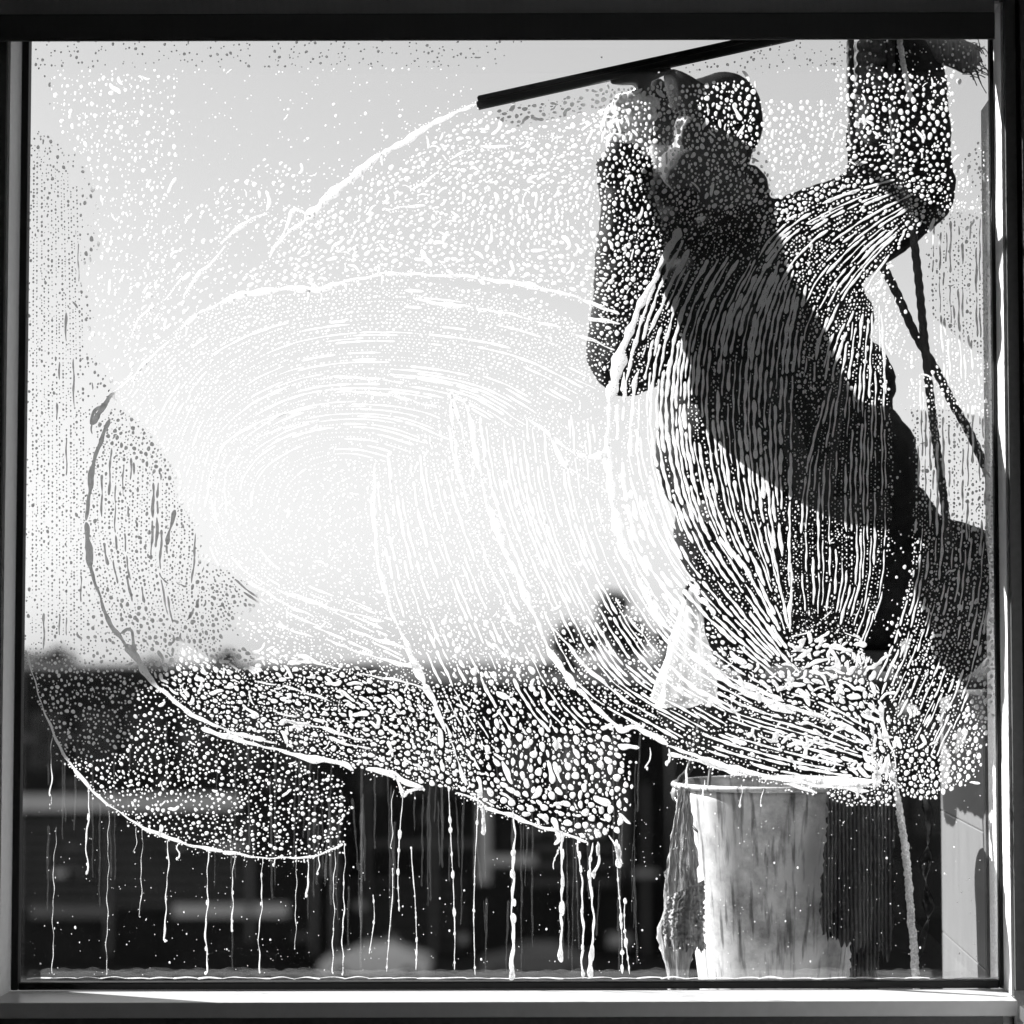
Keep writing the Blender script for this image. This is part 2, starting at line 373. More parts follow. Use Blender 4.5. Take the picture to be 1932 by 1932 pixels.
def tree(label, px, pyt, Y, wpx, seed):
    rr = random.Random(seed); r = thing('tree', label, 'tree', 'trees beyond the far roofs')
    top = P(px, pyt, Y); R = wpx * S(Y) / 2; H = top.z - GZ
    b = bmesh.new(); base = Vector((top.x, Y, GZ))
    tube(b, [base, base + Vector((.1, 0, H * .3)), base + Vector((-.15, 0, H * .6))], .32, 9, .6, rf=lambda t: 1 - .55 * t)
    for k in range(6):
        a = k * 1.05 + rr.random(); s0 = base + Vector((0, 0, H * (.35 + .04 * k)))
        tube(b, [s0, s0 + Vector((math.cos(a) * R * .4, math.sin(a) * R * .4, H * .12)), s0 + Vector((math.cos(a) * R * .7, math.sin(a) * R * .7, H * .26))], .13, 6, .6, rf=lambda t: 1 - .7 * t)
    obj('trunk', b, M['bark'], r, True)
    V, F = [], []
    cl = []
    for k in range(26):
        a = rr.random() * 6.28; q = rr.random() ** .5
        z = rr.uniform(.42, .96); q *= math.sin(math.pi * min(1, max(.12, (1.02 - z) * 1.5))) ** .7
        cl.append((Vector((math.cos(a) * R * q * .8, math.sin(a) * R * q * .8, H * z)), rr.uniform(.22, .4) * R))
    cl.append((Vector((0, 0, H - .25 * R)), .28 * R))
    for c, q in cl:
        for _ in range(260):
            d = Vector((rr.gauss(0, 1), rr.gauss(0, 1), rr.gauss(0, .8))).normalized() * q * rr.random() ** .4
            p = base + c + d; u = Vector((rr.gauss(0, 1), rr.gauss(0, 1), rr.gauss(0, 1))).normalized(); v = u.orthogonal().normalized()
            s = rr.uniform(.10, .24); n = len(V)
            V += [p + u * s, p + v * s * .6, p - u * s, p - v * s * .6]; F.append((n, n + 1, n + 2, n + 3))
    me = bpy.data.meshes.new('crown'); me.from_pydata([tuple(v) for v in V], [], F)
    obj('crown', me, M['leaf'], r)
tree('tallest round tree rising above the far roofs left of the cleaner', 1165, 1118, 118, 170, 1)
tree('bushy tree beside the tallest far tree, on its left', 1075, 1172, 122, 130, 2)
tree('low tree between the tallest far tree and the cleaner', 1250, 1190, 119, 130, 9)
tree('spreading tree behind the long low building at far left', 95, 1226, 120, 230, 3)
tree('broad flat tree over the middle of the far left building', 300, 1246, 124, 230, 4)
tree('round tree right of the broad flat one above the far left building', 430, 1228, 121, 140, 7)
tree('small tree above the gap between the two far dark buildings', 570, 1252, 119, 190, 5)
tree('low wide tree above the left half of the dark shop roof', 730, 1272, 121, 170, 6)
tree('low tree above the right half of the dark shop roof', 900, 1262, 123, 190, 8)

def car(px, py, Y, flip, label, paint):
    r = thing('parked_car', label, 'car'); c = P(px, py, Y); x0 = c.x; z0 = GZ
    prof = [(-2.15, .35), (-2.2, .72), (-1.95, .95), (-1.25, 1.02), (-.55, 1.46), (.75, 1.5), (1.55, 1.08), (2.1, .98), (2.2, .6), (2.12, .35)]
    b = bmesh.new(); L = [b.verts.new((x0 + x, Y - .85 if z < 1.2 else Y - .68, z0 + z)) for x, z in prof]; R2 = [b.verts.new((x0 + x, Y + .85 if z < 1.2 else Y + .68, z0 + z)) for x, z in prof]
    n = len(prof)
    for i in range(n): b.faces.new((L[i], L[(i + 1) % n], R2[(i + 1) % n], R2[i]))
    b.faces.new(L); b.faces.new(R2[::-1]); bmesh.ops.bevel(b, geom=b.edges[:], offset=.05, segments=2, affect='EDGES')
    obj('body', b, paint, r, False)
    for xs, xe in ((-.95, -.05), (.05, 1.1)):
        g = bmesh.new(); v = [g.verts.new((x0 + x, Y - .80 + (z - 1.08) * .28, z0 + z)) for x, z in ((xs - .1, 1.08), (xe, 1.08), (xe - (.25 if xs > 0 else 0), 1.40), (xs + (.25 if xs < 0 else 0), 1.40))]
        g.faces.new(v); bmesh.ops.solidify(g, geom=g.faces[:], thickness=.03); obj('side_window', g, M['farglass'], r)
    for x in (-1.35, 1.35):
        g = bmesh.new(); bmesh.ops.create_cone(g, cap_ends=True, segments=20, radius1=.33, radius2=.33, depth=.22, matrix=Matrix.Translation((x0 + x, Y - .80, z0 + .33)) @ Matrix.Rotation(rad(90), 4, 'X'))
        wh = obj('wheel', g, M['tyre'], r); g = bmesh.new(); bmesh.ops.create_cone(g, cap_ends=True, segments=16, radius1=.19, radius2=.19, depth=.24, matrix=Matrix.Translation((x0 + x, Y - .80, z0 + .33)) @ Matrix.Rotation(rad(90), 4, 'X'))
        obj('rim', g, M['metal'], wh)
car(710, 1735, 88.5, 0, 'white car parked before the dark shop building', M['carpaint'])
car(430, 1735, 88.5, 0, 'dark car parked left of the white one', M['dark'])
car(1010, 1735, 88.5, 0, 'grey car parked right of the white one', M['concrete'])

# ------------------------------------------------------------------ the window cleaner
man = thing('person', 'window cleaner in dark coat, cap and gloves hanging outside, arm raised with squeegee', 'person')
def V3(px, py, y): return P(px, py, y)
def disp(me, amp, scl, seed=0.0, stretch=(1, 1, 1)):
    me.update()
    nn = np.empty(len(me.vertices) * 3); me.vertices.foreach_get('normal', nn); nn = nn.reshape(-1, 3)
    cc = np.empty(len(me.vertices) * 3); me.vertices.foreach_get('co', cc); cc = cc.reshape(-1, 3)
    for k_, (x_, y_, z_) in enumerate(cc.tolist()):
        v = Vector((x_, y_, z_))
        q = Vector((v.x * stretch[0], v.y * stretch[1], v.z * stretch[2])) * scl + Vector((seed, seed * .7, 0))
        n = noise.noise(q) + .5 * noise.noise(q * 2.1)
        r = 1 - abs(noise.noise(q * .8 + Vector((9, 3, 1)))) * 2
        cc[k_] += nn[k_] * (amp * (n * .7 + r * .5))
    me.vertices.foreach_set('co', cc.ravel()); me.update()
b = bmesh.new()
# torso in a bulky coat
for (px, py, y, rx, ry, rz) in ((1550, 1130, .42, .205, .16, .14), (1495, 1000, .31, .240, .14, .17), (1610, 1010, .36, .175, .13, .15), (1468, 860, .29, .250, .14, .18), (1560, 880, .33, .190, .13, .16), (1465, 740, .31, .240, .14, .18),
                                (1455, 600, .37, .205, .13, .16), (1450, 500, .38, .165, .12, .12)):
    ell(b, V3(px, py, y), (rx, ry, rz))
caps(b, V3(1330, 520, .37), .085, V3(1470, 470, .37), .09); caps(b, V3(1470, 470, .37), .10, V3(1580, 455, .34), .098)
caps(b, V3(1405, 440, .36), .064, V3(1362, 360, .33), .060)             # neck
# skull and face
hr = Matrix.Rotation(rad(14), 3, 'Y') @ Matrix.Rotation(rad(-30), 3, 'Z')
HC = V3(1340, 272, .295)
ell(b, HC + Vector((.006, .015, .012)), (.076, .095, .108), hr)
ell(b, HC + hr @ Vector((0, -.03, -.062)), (.056, .066, .062), hr)       # jaw
ell(b, HC + hr @ Vector((0, -.098, -.012)), (.013, .021, .027), hr)      # nose
ell(b, HC + hr @ Vector((0, -.078, .020)), (.050, .018, .010), hr)       # brow
ell(b, HC + hr @ Vector((0, -.088, -.058)), (.022, .012, .008), hr)      # lips
for s in (-1, 1): ell(b, HC + hr @ Vector((s * .078, .012, -.008)), (.010, .020, .032), hr)   # ears
for (px, py, y, r_) in ((1262, 330, .35, (.062, .08, .09)), (1272, 430, .36, (.08, .09, .09)), (1248, 245, .34, (.040, .05, .07)), (1262, 520, .34, (.07, .08, .09)), (1414, 372, .38, (.038, .06, .06)), (1240, 195, .33, (.028, .04, .05)), (1300, 235, .36, (.06, .06, .07))): ell(b, V3(px, py, y), r_)   # hood bunched beside the face
# raised near-side arm (holds the squeegee): upper arm drops to the elbow, forearm goes straight up
chain(b, [(V3(1330, 520, .36), .092), (V3(1250, 610, .24), .084), (V3(1186, 672, .147), .078)])
chain(b, [(V3(1186, 662, .145), .080), (V3(1190, 560, .122), .070), (V3(1188, 450, .100), .062), (V3(1182, 350, .082), .050), (V3(1178, 300, .076), .038)])
# other arm: out to the elbow, forearm up to the rope
chain(b, [(V3(1560, 445, .34), .102), (V3(1650, 402, .28), .096), (V3(1712, 352, .22), .094)])
chain(b, [(V3(1708, 350, .22), .096), (V3(1694, 260, .20), .100), (V3(1694, 180, .185), .096), (V3(1690, 110, .17), .080), (V3(1682, 60, .155), .050)])
# thighs come forward to the knees, shins fold back under the seat
chain(b, [(V3(1480, 1120, .50), .105), (V3(1420, 1130, .46), .098), (V3(1376, 1150, .42), .082)])
chain(b, [(V3(1376, 1152, .42), .080), (V3(1388, 1185, .56), .068), (V3(1400, 1215, .72), .054), (V3(1405, 1228, .82), .045)])
chain(b, [(V3(1620, 1110, .42), .125), (V3(1750, 1075, .34), .112), (V3(1862, 1098, .22), .092)])
chain(b, [(V3(1862, 1098, .22), .090), (V3(1800, 1200, .40), .076), (V3(1752, 1270, .56), .056), (V3(1742, 1290, .64), .046)])
body = remesh(b, .0085, 5)
disp(body, .008, 13, 2.0, (1, 1, .8)); disp(body, .005, 34, 5.0, (.6, 1, 1.3))
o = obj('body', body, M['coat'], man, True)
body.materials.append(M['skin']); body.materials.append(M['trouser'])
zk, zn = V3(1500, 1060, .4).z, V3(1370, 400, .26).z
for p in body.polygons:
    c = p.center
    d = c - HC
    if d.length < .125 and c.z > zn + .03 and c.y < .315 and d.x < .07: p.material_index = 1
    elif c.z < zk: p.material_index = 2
# boots
for (px, py, y) in ((1405, 1236, .86), (1740, 1298, .68)):
    b = bmesh.new(); c = V3(px, py, y); ell(b, c + Vector((0, 0, .02)), (.05, .055, .07)); ell(b, c + Vector((0, .05, -.05)), (.047, .10, .035)); ell(b, c + Vector((0, .11, -.055)), (.045, .06, .03))
    obj('boot', remesh(b, .007, 4), M['boot'], man, True)
# cap: crown, band and visor
cr = Matrix.Rotation(rad(20), 3, 'Y') @ Matrix.Rotation(rad(-38), 3, 'Z')
b = bmesh.new(); CC = V3(1356, 226, .295)
ell(b, CC, (.085, .105, .088), cr); ell(b, V3(1371, 203, .30), (.066, .085, .070), cr)
cap_me = remesh(b, .006, 5); disp(cap_me, .002, 40, 1)
zcut = [(v.co - CC) for v in cap_me.vertices]
bmx = bmesh.new(); bmx.from_mesh(cap_me)
bmesh.ops.delete(bmx, geom=[v for v in bmx.verts if (cr.transposed() @ (v.co - CC)).z < -.030], context='VERTS')
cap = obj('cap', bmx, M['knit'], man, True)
b = bmesh.new(); rows = []
for i in range(13):
    a = -1.15 + 2.3 * i / 12; row = []
    for k in range(6):
        t = k / 5; rr2 = 1 + t * .85 * math.cos(a) ** .6
        q = Vector((math.sin(a) * .084 * (1 + .12 * t), -math.cos(a) * .098 * rr2, -.024 + .045 * t + .012 * t * t - .03 * math.sin(a) ** 2 * t))
        row.append(b.verts.new(CC + cr @ q))
    rows.append(row)
for r0, r1 in zip(rows, rows[1:]):
    for k in range(5): b.faces.new((r0[k], r0[k + 1], r1[k + 1], r1[k]))
bmesh.ops.solidify(b, geom=b.faces[:], thickness=.004)
obj('visor', b, M['strap'], cap, True)
# neck gaiter over the chin
b = bmesh.new(); g = HC + hr @ Vector((0, -.032, -.070))
ell(b, g, (.073, .080, .052), hr); ell(b, V3(1362, 372, .300), (.070, .070, .045))
gm = remesh(b, .006, 4); disp(gm, .003, 30, 3)
obj('neck_gaiter', gm, M['gaiter'], man, True)
# collar
b = bmesh.new(); tube(b, [V3(1310, 470, .31), V3(1322, 430, .27), V3(1362, 420, .255), V3(1412, 405, .28), V3(1440, 390, .34)], .026, 10, .01); obj('collar', remesh(b, .006, 3), M['coat'], man, True)

# gloves: palm, four curled fingers and a thumb round an upright grip
def fist(c, axis, side, grip_r, s=1.0, back=Vector((0, 1, 0))):
    b = bmesh.new(); ax = axis.normalized(); bk = (back - ax * back.dot(ax)).normalized(); sd = ax.cross(bk) * side
    pc = c + bk * (grip_r + .020 * s)
    ell(b, pc, (.036 * s, .017 * s, .046 * s), Matrix((sd, bk, ax)).transposed())
    ell(b, c + bk * (grip_r + .016 * s) - ax * .045 * s, (.030 * s, .020 * s, .030 * s), Matrix((sd, bk, ax)).transposed())
    for i in range(4):
        h = (.034 - .0225 * i) * s; R = grip_r + .0105 * s; fr = (.0112 - .0006 * (i == 3)) * s
        kn = c + bk * (grip_r + .016 * s) + sd * .036 * s + ax * h
        pts = [kn]
        for k, a in enumerate((20, -25, -80, -140, -185)):
            reach = R * (1.12 if k < 2 else 1.0) * (1 - .05 * (i in (0, 3)))
            pts.append(c + ax * (h - .002 * k) + (bk * math.sin(rad(a)) + sd * math.cos(rad(a))) * reach)
        chain(b, [(p, fr * (1 - .05 * k)) for k, p in enumerate(pts)])
    th = [c + bk * (grip_r + .010 * s) - sd * .030 * s - ax * .022 * s, c - sd * (grip_r + .014 * s) + ax * .006 * s + bk * .004, c - sd * (grip_r + .006 * s) * .75 - bk * grip_r * .85 + ax * .026 * s, c - bk * (grip_r + .010 * s) + ax * .036 * s + sd * .006 * s]
    chain(b, [(th[0], .0155 * s), (th[1], .0138 * s), (th[2], .0125 * s), (th[3], .0112 * s)])
    return b
gax = (V3(1203, 150, .045) - V3(1170, 300, .075)).normalized()
GC = V3(1186, 222, .062)
b = fist(GC, gax, -1, .014, 1.15)
caps(b, GC + Vector((-.002, .030, -.05)), .034, V3(1178, 325, .080), .046)
gl = remesh(b, .0034, 3); disp(gl, .0022, 70, 2, (1, 1, .4))
glv = obj('glove', gl, M['glove'], man, True)
b = bmesh.new(); tube(b, [V3(1178, 300, .077), V3(1180, 345, .081)], .054, 24, .004, rf=lambda t: 1 + .04 * math.sin(t * 40)); obj('cuff', b, M['knit'], glv, True)
GC2 = V3(1648, 122, .108)
b = fist(GC2, Vector((.05, 0, 1)), 1, .013, 1.1)
caps(b, GC2 + Vector((.012, .034, -.03)), .034, V3(1676, 150, .16), .050)
gl2 = remesh(b, .0036, 3); disp(gl2, .002, 60, 4)
obj('glove', gl2, M['ragdark'], man, True)

# harness webbing over the coat
hs = bmesh.new()
def strap(pts, wd):
    b = bmesh.new(); path = smooth_path(pts, .01); prev = None; rows = []
    for i, p in enumerate(path):
        t = (path[min(i + 1, len(path) - 1)] - path[max(i - 1, 0)]).normalized(); n = Vector((0, -1, 0)); sd = t.cross(n).normalized()
        rows.append((b.verts.new(p - sd * wd / 2), b.verts.new(p + sd * wd / 2)))
    for a, c in zip(rows, rows[1:]): b.faces.new((a[0], a[1], c[1], c[0]))
    bmesh.ops.solidify(b, geom=b.faces[:], thickness=.004); return b
obj('harness_strap', strap([V3(1395, 560, .240), V3(1450, 700, .176), V3(1500, 850, .146), V3(1530, 980, .160)], .045), M['strap'], man)
obj('harness_strap', strap([V3(1585, 520, .255), V3(1580, 700, .190), V3(1560, 850, .160), V3(1545, 980, .164)], .045), M['strap'], man)
obj('harness_belt', strap([V3(1290, 948, .24), V3(1360, 962, .178), V3(1480, 966, .154), V3(1600, 962, .172), V3(1680, 950, .215)], .055), M['strap'], man)

# squeegee in the raised hand
sq = thing('squeegee', 'long black squeegee held slanting against the top of the glass', 'squeegee')
A_, B_ = V3(899, 196, .022), V3(1500, 64, .022)
dv = (B_ - A_).normalized(); up = Vector((-dv.z, 0, dv.x))
def bar(o0, o1, h0, h1, y0, y1):
    b = bmesh.new(); vs = []
    for p in (A_ + dv * o0, B_ + dv * o1):
        for y in (y0, y1):
            for h in (h0, h1): vs.append(b.verts.new(Vector((p.x, y, p.z)) + up * h))
    for f in ((0, 1, 3, 2), (4, 6, 7, 5), (0, 4, 5, 1), (2, 3, 7, 6), (0, 2, 6, 4), (1, 5, 7, 3)): b.faces.new([vs[i] for i in f])
    bmesh.ops.recalc_face_normals(b, faces=b.faces[:]); bmesh.ops.bevel(b, geom=b.edges[:], offset=.002, segments=2, affect='EDGES'); return b
obj('rubber_blade', bar(.004, -.004, .001, .0115, .0055, .016), M['black'], sq)
obj('channel', bar(0, 0, -.0105, .004, .0165, .034), M['darkmetal'], sq)
hc = V3(1208, 138, .03)
b = bmesh.new()
ell(b, hc - up * .004, (.062, .014, .016), Matrix.Rotation(math.atan2(dv.z, dv.x) * -1, 3, 'Y')); caps(b, hc - up * .006, .020, hc - up * .034 + Vector((0, .012, 0)), .014)
obj('clamp', remesh(b, .004, 3), M['darkmetal'], sq, True)
b = bmesh.new(); tube(b, [hc - up * .026 + Vector((0, .012, 0)), GC + gax * .03, GC - gax * .03, GC - gax * .085], .0135, 14, .006, rf=lambda t: 1 - .12 * math.sin(t * 6.28)); obj('handle', b, M['black'], sq, True)

# washer sleeve with a frayed end in the other hand
wz = thing('washer_sleeve', 'dark cloth washer sleeve with frayed end at the top right corner', 'washer')
b = bmesh.new()
q0, q1 = V3(1655, 40, .13), V3(1822, 108, .13)
for i in range(16): ell(b, q0.lerp(q1, i / 15), (.030, .018, .034), Matrix.Rotation(rad(-22), 3, 'Y'), 2)
wm = remesh(b, .005, 3); disp(wm, .003, 60, 1); obj('sleeve', wm, M['ragdark'], wz, True)
b = bmesh.new()
for k in range(46):
    t = random.random(); s0 = q1 + Vector((random.uniform(-.012, .022), random.uniform(-.012, .012), .034 - .072 * t)); L = random.uniform(.012, .034)
    tube(b, [s0, s0 + Vector((L * .6, random.uniform(-.005, .005), random.uniform(-.012, .006))), s0 + Vector((L * .9, 0, -L * random.uniform(.2, 1.0)))], .0011, 5, .006)
for (ex, ez) in ((.042, -.030), (.020, -.062)):
    tube(b, [q1 + Vector((.015, 0, -.01)), q1 + Vector((.02 + ex * .3, 0, -.02 + ez * .4)), q1 + Vector((.02 + ex, 0, -.01 + ez))], .0009, 5, .006)
obj('fringe', b, M['ragdark'], wz, True)

# ropes
def rope(name, label, pts, r, m, tw=260, fz=0.0, cat='rope', n=12):
    b = bmesh.new(); tube(b, [V3(*p) for p in pts], r * .84, n, .004, tw, .11, fuzz=fz); return tag(obj(name, b, m, None, True), label, cat)
rope('rope', 'thin dark rope hanging left of the upright forearm', [(1603, -60, .10), (1604, 60, .10), (1605, 170, .10), (1608, 260, .115), (1604, 330, .16)], .0085, M['rope'])
rope('rope', 'long dark rope running down over the upright forearm and past the coat', [(1676, -60, .085), (1680, 80, .085), (1684, 200, .085), (1696, 320, .095), (1716, 400, .11), (1730, 500, .13), (1742, 620, .14), (1752, 720, .15), (1764, 820, .16), (1778, 920, .17), (1792, 1040, .12)], .0095, M['rope'])
rope('rope', 'diagonal dark rope running from the armpit down to the right window edge', [(1640, 455, .16), (1688, 545, .17), (1724, 625, .18), (1764, 695, .19), (1797, 760, .20), (1834, 826, .21), (1882, 934, .22), (1960, 1100, .24)], .0100, M['rope'])
rope('rope', 'frayed thin rope end dangling beside the gloved hand at the top right', [(1697, 70, .082), (1704, 120, .08), (1712, 160, .08), (1720, 190, .082)], .006, M['paler'], 200, .35)
rope('rope', 'pale fuzzy rope hanging right of the bucket', [(1680, 1440, .22), (1692, 1505, .20), (1702, 1560, .19), (1712, 1640, .18), (1720, 1740, .18), (1727, 1830, .18), (1732, 1960, .18)], .0085, M['paler'], 150, .30)
rope('rope', 'dark cord holding the left side of the bucket rim', [(1352, 1230, .36), (1330, 1330, .345), (1308, 1420, .34), (1300, 1452, .335), (1284, 1470, .33), (1276, 1492, .325)], .0075, M['rope'])
rope('rope', 'dark cord holding the right side of the bucket rim', [(1640, 1260, .38), (1648, 1360, .36), (1652, 1440, .345), (1652, 1486, .335)], .0075, M['rope'])

# seat board
st = thing('seat_board', 'dark wooden seat board hanging under the cleaner', 'seat')
b = bmesh.new(); c0, c1 = V3(1420, 1252, .44), V3(1690, 1240, .44)
box(b, c0.x, c1.x, .30, .58, c0.z - .004, c0.z + .028, .004); obj('plank', b, M['wood'], st)
for px in (1432, 1680):
    for yy in (.33, .55):
        b = bmesh.new(); c = V3(px, 1250, .44); tube(b, [Vector((c.x, yy, c.z - .02)), Vector((c.x + (.02 if px < 1500 else -.0), yy, c.z + .3)), V3(1560, 740, .50)], .006, 8, .02, 260, .15); obj('sling', b, M['rope'], st, True)

# bucket
bk = thing('bucket', 'large grimy pale bucket hanging below the cleaner', 'bucket')
bc = V3(1461, 1476, .33); sc = S(.33)
R0, R1, HB = 187 * sc, 132 * sc, 470 * sc
b = bmesh.new(); N = 72
prof = [(R0 - .004, .0), (R0, 0), (R0 - (R0 - R1) * .06, -.06 * HB), (R0 - (R0 - R1) * .35, -.35 * HB), (R0 - (R0 - R1) * .7, -.7 * HB), (R1, -HB), (R1 - .03, -HB - .002), (.001, -HB - .002),
        (.001, -HB + .004), (R1 - .006, -HB + .004), (R0 - (R0 - R1) * .5 - .006, -.5 * HB), (R0 - .007, -.01)]
rings = [[b.verts.new(bc + Vector((r * math.cos(2 * math.pi * k / N), r * math.sin(2 * math.pi * k / N), z)) + Vector((math.sin(k * .35) * .0012, 0, 0))) for k in range(N)] for r, z in prof]
for i in range(len(rings)):
    a, c = rings[i], rings[(i + 1) % len(rings)]
    for k in range(N): b.faces.new((a[k], a[(k + 1) % N], c[(k + 1) % N], c[k]))
obj('shell', b, M['bucket'], bk, True)
b = bmesh.new(); tube(b, [bc + Vector(((R0 + .002) * math.cos(a * .131), (R0 + .002) * math.sin(a * .131), -.003)) for a in range(49)], .0062, 10, .02, cap=False); obj('rim', b, M['bucket'], bk, True)
for s in (-1, 1):
    b = bmesh.new(); c = bc + Vector((s * (R0 - .004), -.0, -.022)); ell(b, c, (.012, .022, .018)); obj('handle_ear', remesh(b, .004, 2), M['bucket'], bk, True)
b = bmesh.new(); yb = .33
tube(b, [bc + Vector((-R0 - .006, 0, -.02)), bc + Vector((-R0 * .75, -.10, -.09)), bc + Vector((-R0 * .3, -R0 * .93, -.16)), bc + Vector((R0 * .2, -R0 * .95, -.12))][:2] + [bc + Vector((-R0 * .62, R0 * .5, .02))], .004, 8, .01)
bm_h = obj('bail_handle', b, M['metal'], bk, True)

def cloth(name, label, left, right, ydep, m, seed, cat='rag', folds=9, amp=.010, nu=40):
    """hanging cloth between two edge polylines given top to bottom in the photo frame"""
    L = smooth_path([Vector((a[0], a[1], 0)) for a in left], 4); R = smooth_path([Vector((a[0], a[1], 0)) for a in right], 4)
    nv = 46; rr = random.Random(seed); b = bmesh.new(); rows = []
    ph = [rr.random() * 6 for _ in range(4)]
    for j in range(nv + 1):
        t = j / nv
        l = L[min(len(L) - 1, int(t * (len(L) - 1)))]; r = R[min(len(R) - 1, int(t * (len(R) - 1)))]
        row = []
        for i in range(nu + 1):
            u = i / nu; q = l.lerp(r, u)
            fo = math.sin(u * folds + ph[0] + t * 1.2) * .7 + math.sin(u * folds * 2.3 + ph[1] - t * 2) * .35 + .4 * noise.noise(Vector((u * 4, t * 5, seed)))
            yy = ydep + amp * fo * (.35 + t) + .006 * noise.noise(Vector((u * 14, t * 22, seed + 7))) + .003 * noise.noise(Vector((u * 40, t * 50, seed + 1)))
            fr = 0
            if j >= nv - 3: fr = (rr.random() - .3) * 9 * (j - nv + 3)
            edge = (rr.uniform(-3, 3) if i in (0, nu) else 0)
            row.append(b.verts.new(P(q.x + edge + .8 * noise.noise(Vector((u * 9, t * 9, seed + 3))) * 3, q.y + fr, yy)))
        rows.append(row)
    for r0, r1 in zip(rows, rows[1:]):
        for i in range(nu): b.faces.new((r0[i], r0[i + 1], r1[i + 1], r1[i]))
    bmesh.ops.solidify(b, geom=b.faces[:], thickness=.003)
    return tag(obj(name, b, m, None, True), label, cat)
cloth('rag', 'long grey rag hanging down the left side of the bucket', [(1283, 1484), (1268, 1560), (1255, 1650), (1250, 1720), (1238, 1760), (1258, 1840), (1262, 1930)], [(1300, 1486), (1308, 1560), (1318, 1650), (1322, 1700), (1318, 1760), (1300, 1840), (1300, 1930)], .150, M['rag'], 3, folds=10, amp=.009)
cloth('rag', 'crumpled pale rag end folded over the long grey rag', [(1262, 1690), (1252, 1740), (1255, 1775)], [(1330, 1660), (1328, 1730), (1330, 1790)], .135, M['rag'], 8, folds=12, amp=.012)
cloth('rag', 'dark ribbed rag with torn hem over the right side of the bucket', [(1562, 1480), (1560, 1560), (1552, 1640), (1548, 1720), (1552, 1760)], [(1690, 1480), (1688, 1560), (1686, 1650), (1684, 1740), (1680, 1800)], .112, M['knitrag'], 5, folds=11, amp=.015)
cloth('rag', 'narrow dark rag strip hanging below the ribbed rag', [(1598, 1720), (1605, 1800), (1600, 1940)], [(1662, 1720), (1660, 1800), (1655, 1940)], .128, M['knitrag'], 6, folds=9, amp=.014)
# twisted black plastic
b = bmesh.new(); path = smooth_path([V3(*p) for p in ((1742, 1470, .20), (1752, 1560, .19), (1746, 1640, .185), (1752, 1720, .185), (1738, 1780, .185), (1726, 1835, .185), (1740, 1900, .185))], .004); rows = []
for i, p in enumerate(path):
    a = i * .16 + .8 * noise.noise(Vector((i * .05, 0, 0))); wdt = .016 * (.7 + .5 * noise.noise(Vector((i * .06, 4, 0))) + (.5 if i < 10 else 0))
    d = Vector((math.cos(a), math.sin(a) * .8, .15)); rows.append([b.verts.new(p + d * wdt * s) for s in (-1, -.3, .4, 1)])
for r0, r1 in zip(rows, rows[1:]):
    for k in range(3): b.faces.new((r0[k], r0[k + 1], r1[k + 1], r1[k]))
bmesh.ops.solidify(b, geom=b.faces[:], thickness=.001)
tag(obj('plastic_strip', b, M['plasticb'], None, True), 'twisted strip of black plastic hanging beside the pale fuzzy rope', 'plastic strip')
# white plastic bag with a cord loop
bg_ = thing('plastic_bag', 'pale thin plastic bag hanging by a black loop left of the seat board', 'bag')
b = bmesh.new(); rows = []
for j in range(30):
    t = j / 29; row = []; cx = 1304 - 12 * t; hw = (6 + 52 * t ** .8); cy = 1118 + 210 * t
    for k in range(40):
        a = 2 * math.pi * k / 40; f = 1 + .16 * math.sin(5 * a + 3 * t) + .10 * math.sin(11 * a - 6 * t) + .12 * noise.noise(Vector((math.cos(a) * 2, math.sin(a) * 2, t * 4)))
        c = P(cx, cy + 8 * math.sin(3 * a) * t, .33); row.append(b.verts.new(c + Vector((math.cos(a) * hw * f, math.sin(a) * hw * f * .5, 0)) * S(.33)))
    rows.append(row)
for r0, r1 in zip(rows, rows[1:]):
    for k in range(40): b.faces.new((r0[k], r0[(k + 1) % 40], r1[(k + 1) % 40], r1[k]))
b.faces.new(rows[-1]); obj('bag_skin', b, M['bag'], bg_, True)
b = bmesh.new(); tube(b, [V3(1305, 1150, .33), V3(1293, 1120, .33), V3(1305, 1100, .33), V3(1330, 1093, .335), V3(1350, 1080, .35)], .0042, 8, .004, 400, .25); obj('cord_loop', b, M['rope'], bg_, True)

# unseen flat shape added past the left edge, outlined to shadow the glass
kb = thing('shadow_caster', 'unseen flat shape on a rope, added beyond the left edge to shadow the glass', 'bag')
def offs(px, py, y):
    g = P(px, py, 0); t = y / SUN.y
    return g + SUN * t
b = bmesh.new(); YB = .30
for (px, py, rx, rz) in ((70, 380, .085, .15), (70, 560, .06, .12), (110, 720, .07, .10), (150, 900, .16, .15), (180, 1040, .19, .17), (120, 1180, .20, .15), (80, 1300, .17, .14)):
    ell(b, offs(px, py, YB), (rx, .035, rz))
caps(b, offs(300, 1150, YB), .03, offs(440, 1108, YB), .022); caps(b, offs(330, 1130, YB), .05, offs(405, 1215, YB), .03)
km = remesh(b, .012, 4); disp(km, .012, 12, 3); obj('caster_body', km, M['caster_dark'], kb, True)
b = bmesh.new(); t0 = offs(70, 330, YB); tube(b, [t0, t0 + Vector((0, 0, .9)), t0 + Vector((.02, 0, 2.2))], .009, 10, .02, 260, .15); obj('caster_rope', b, M['rope'], kb, True)
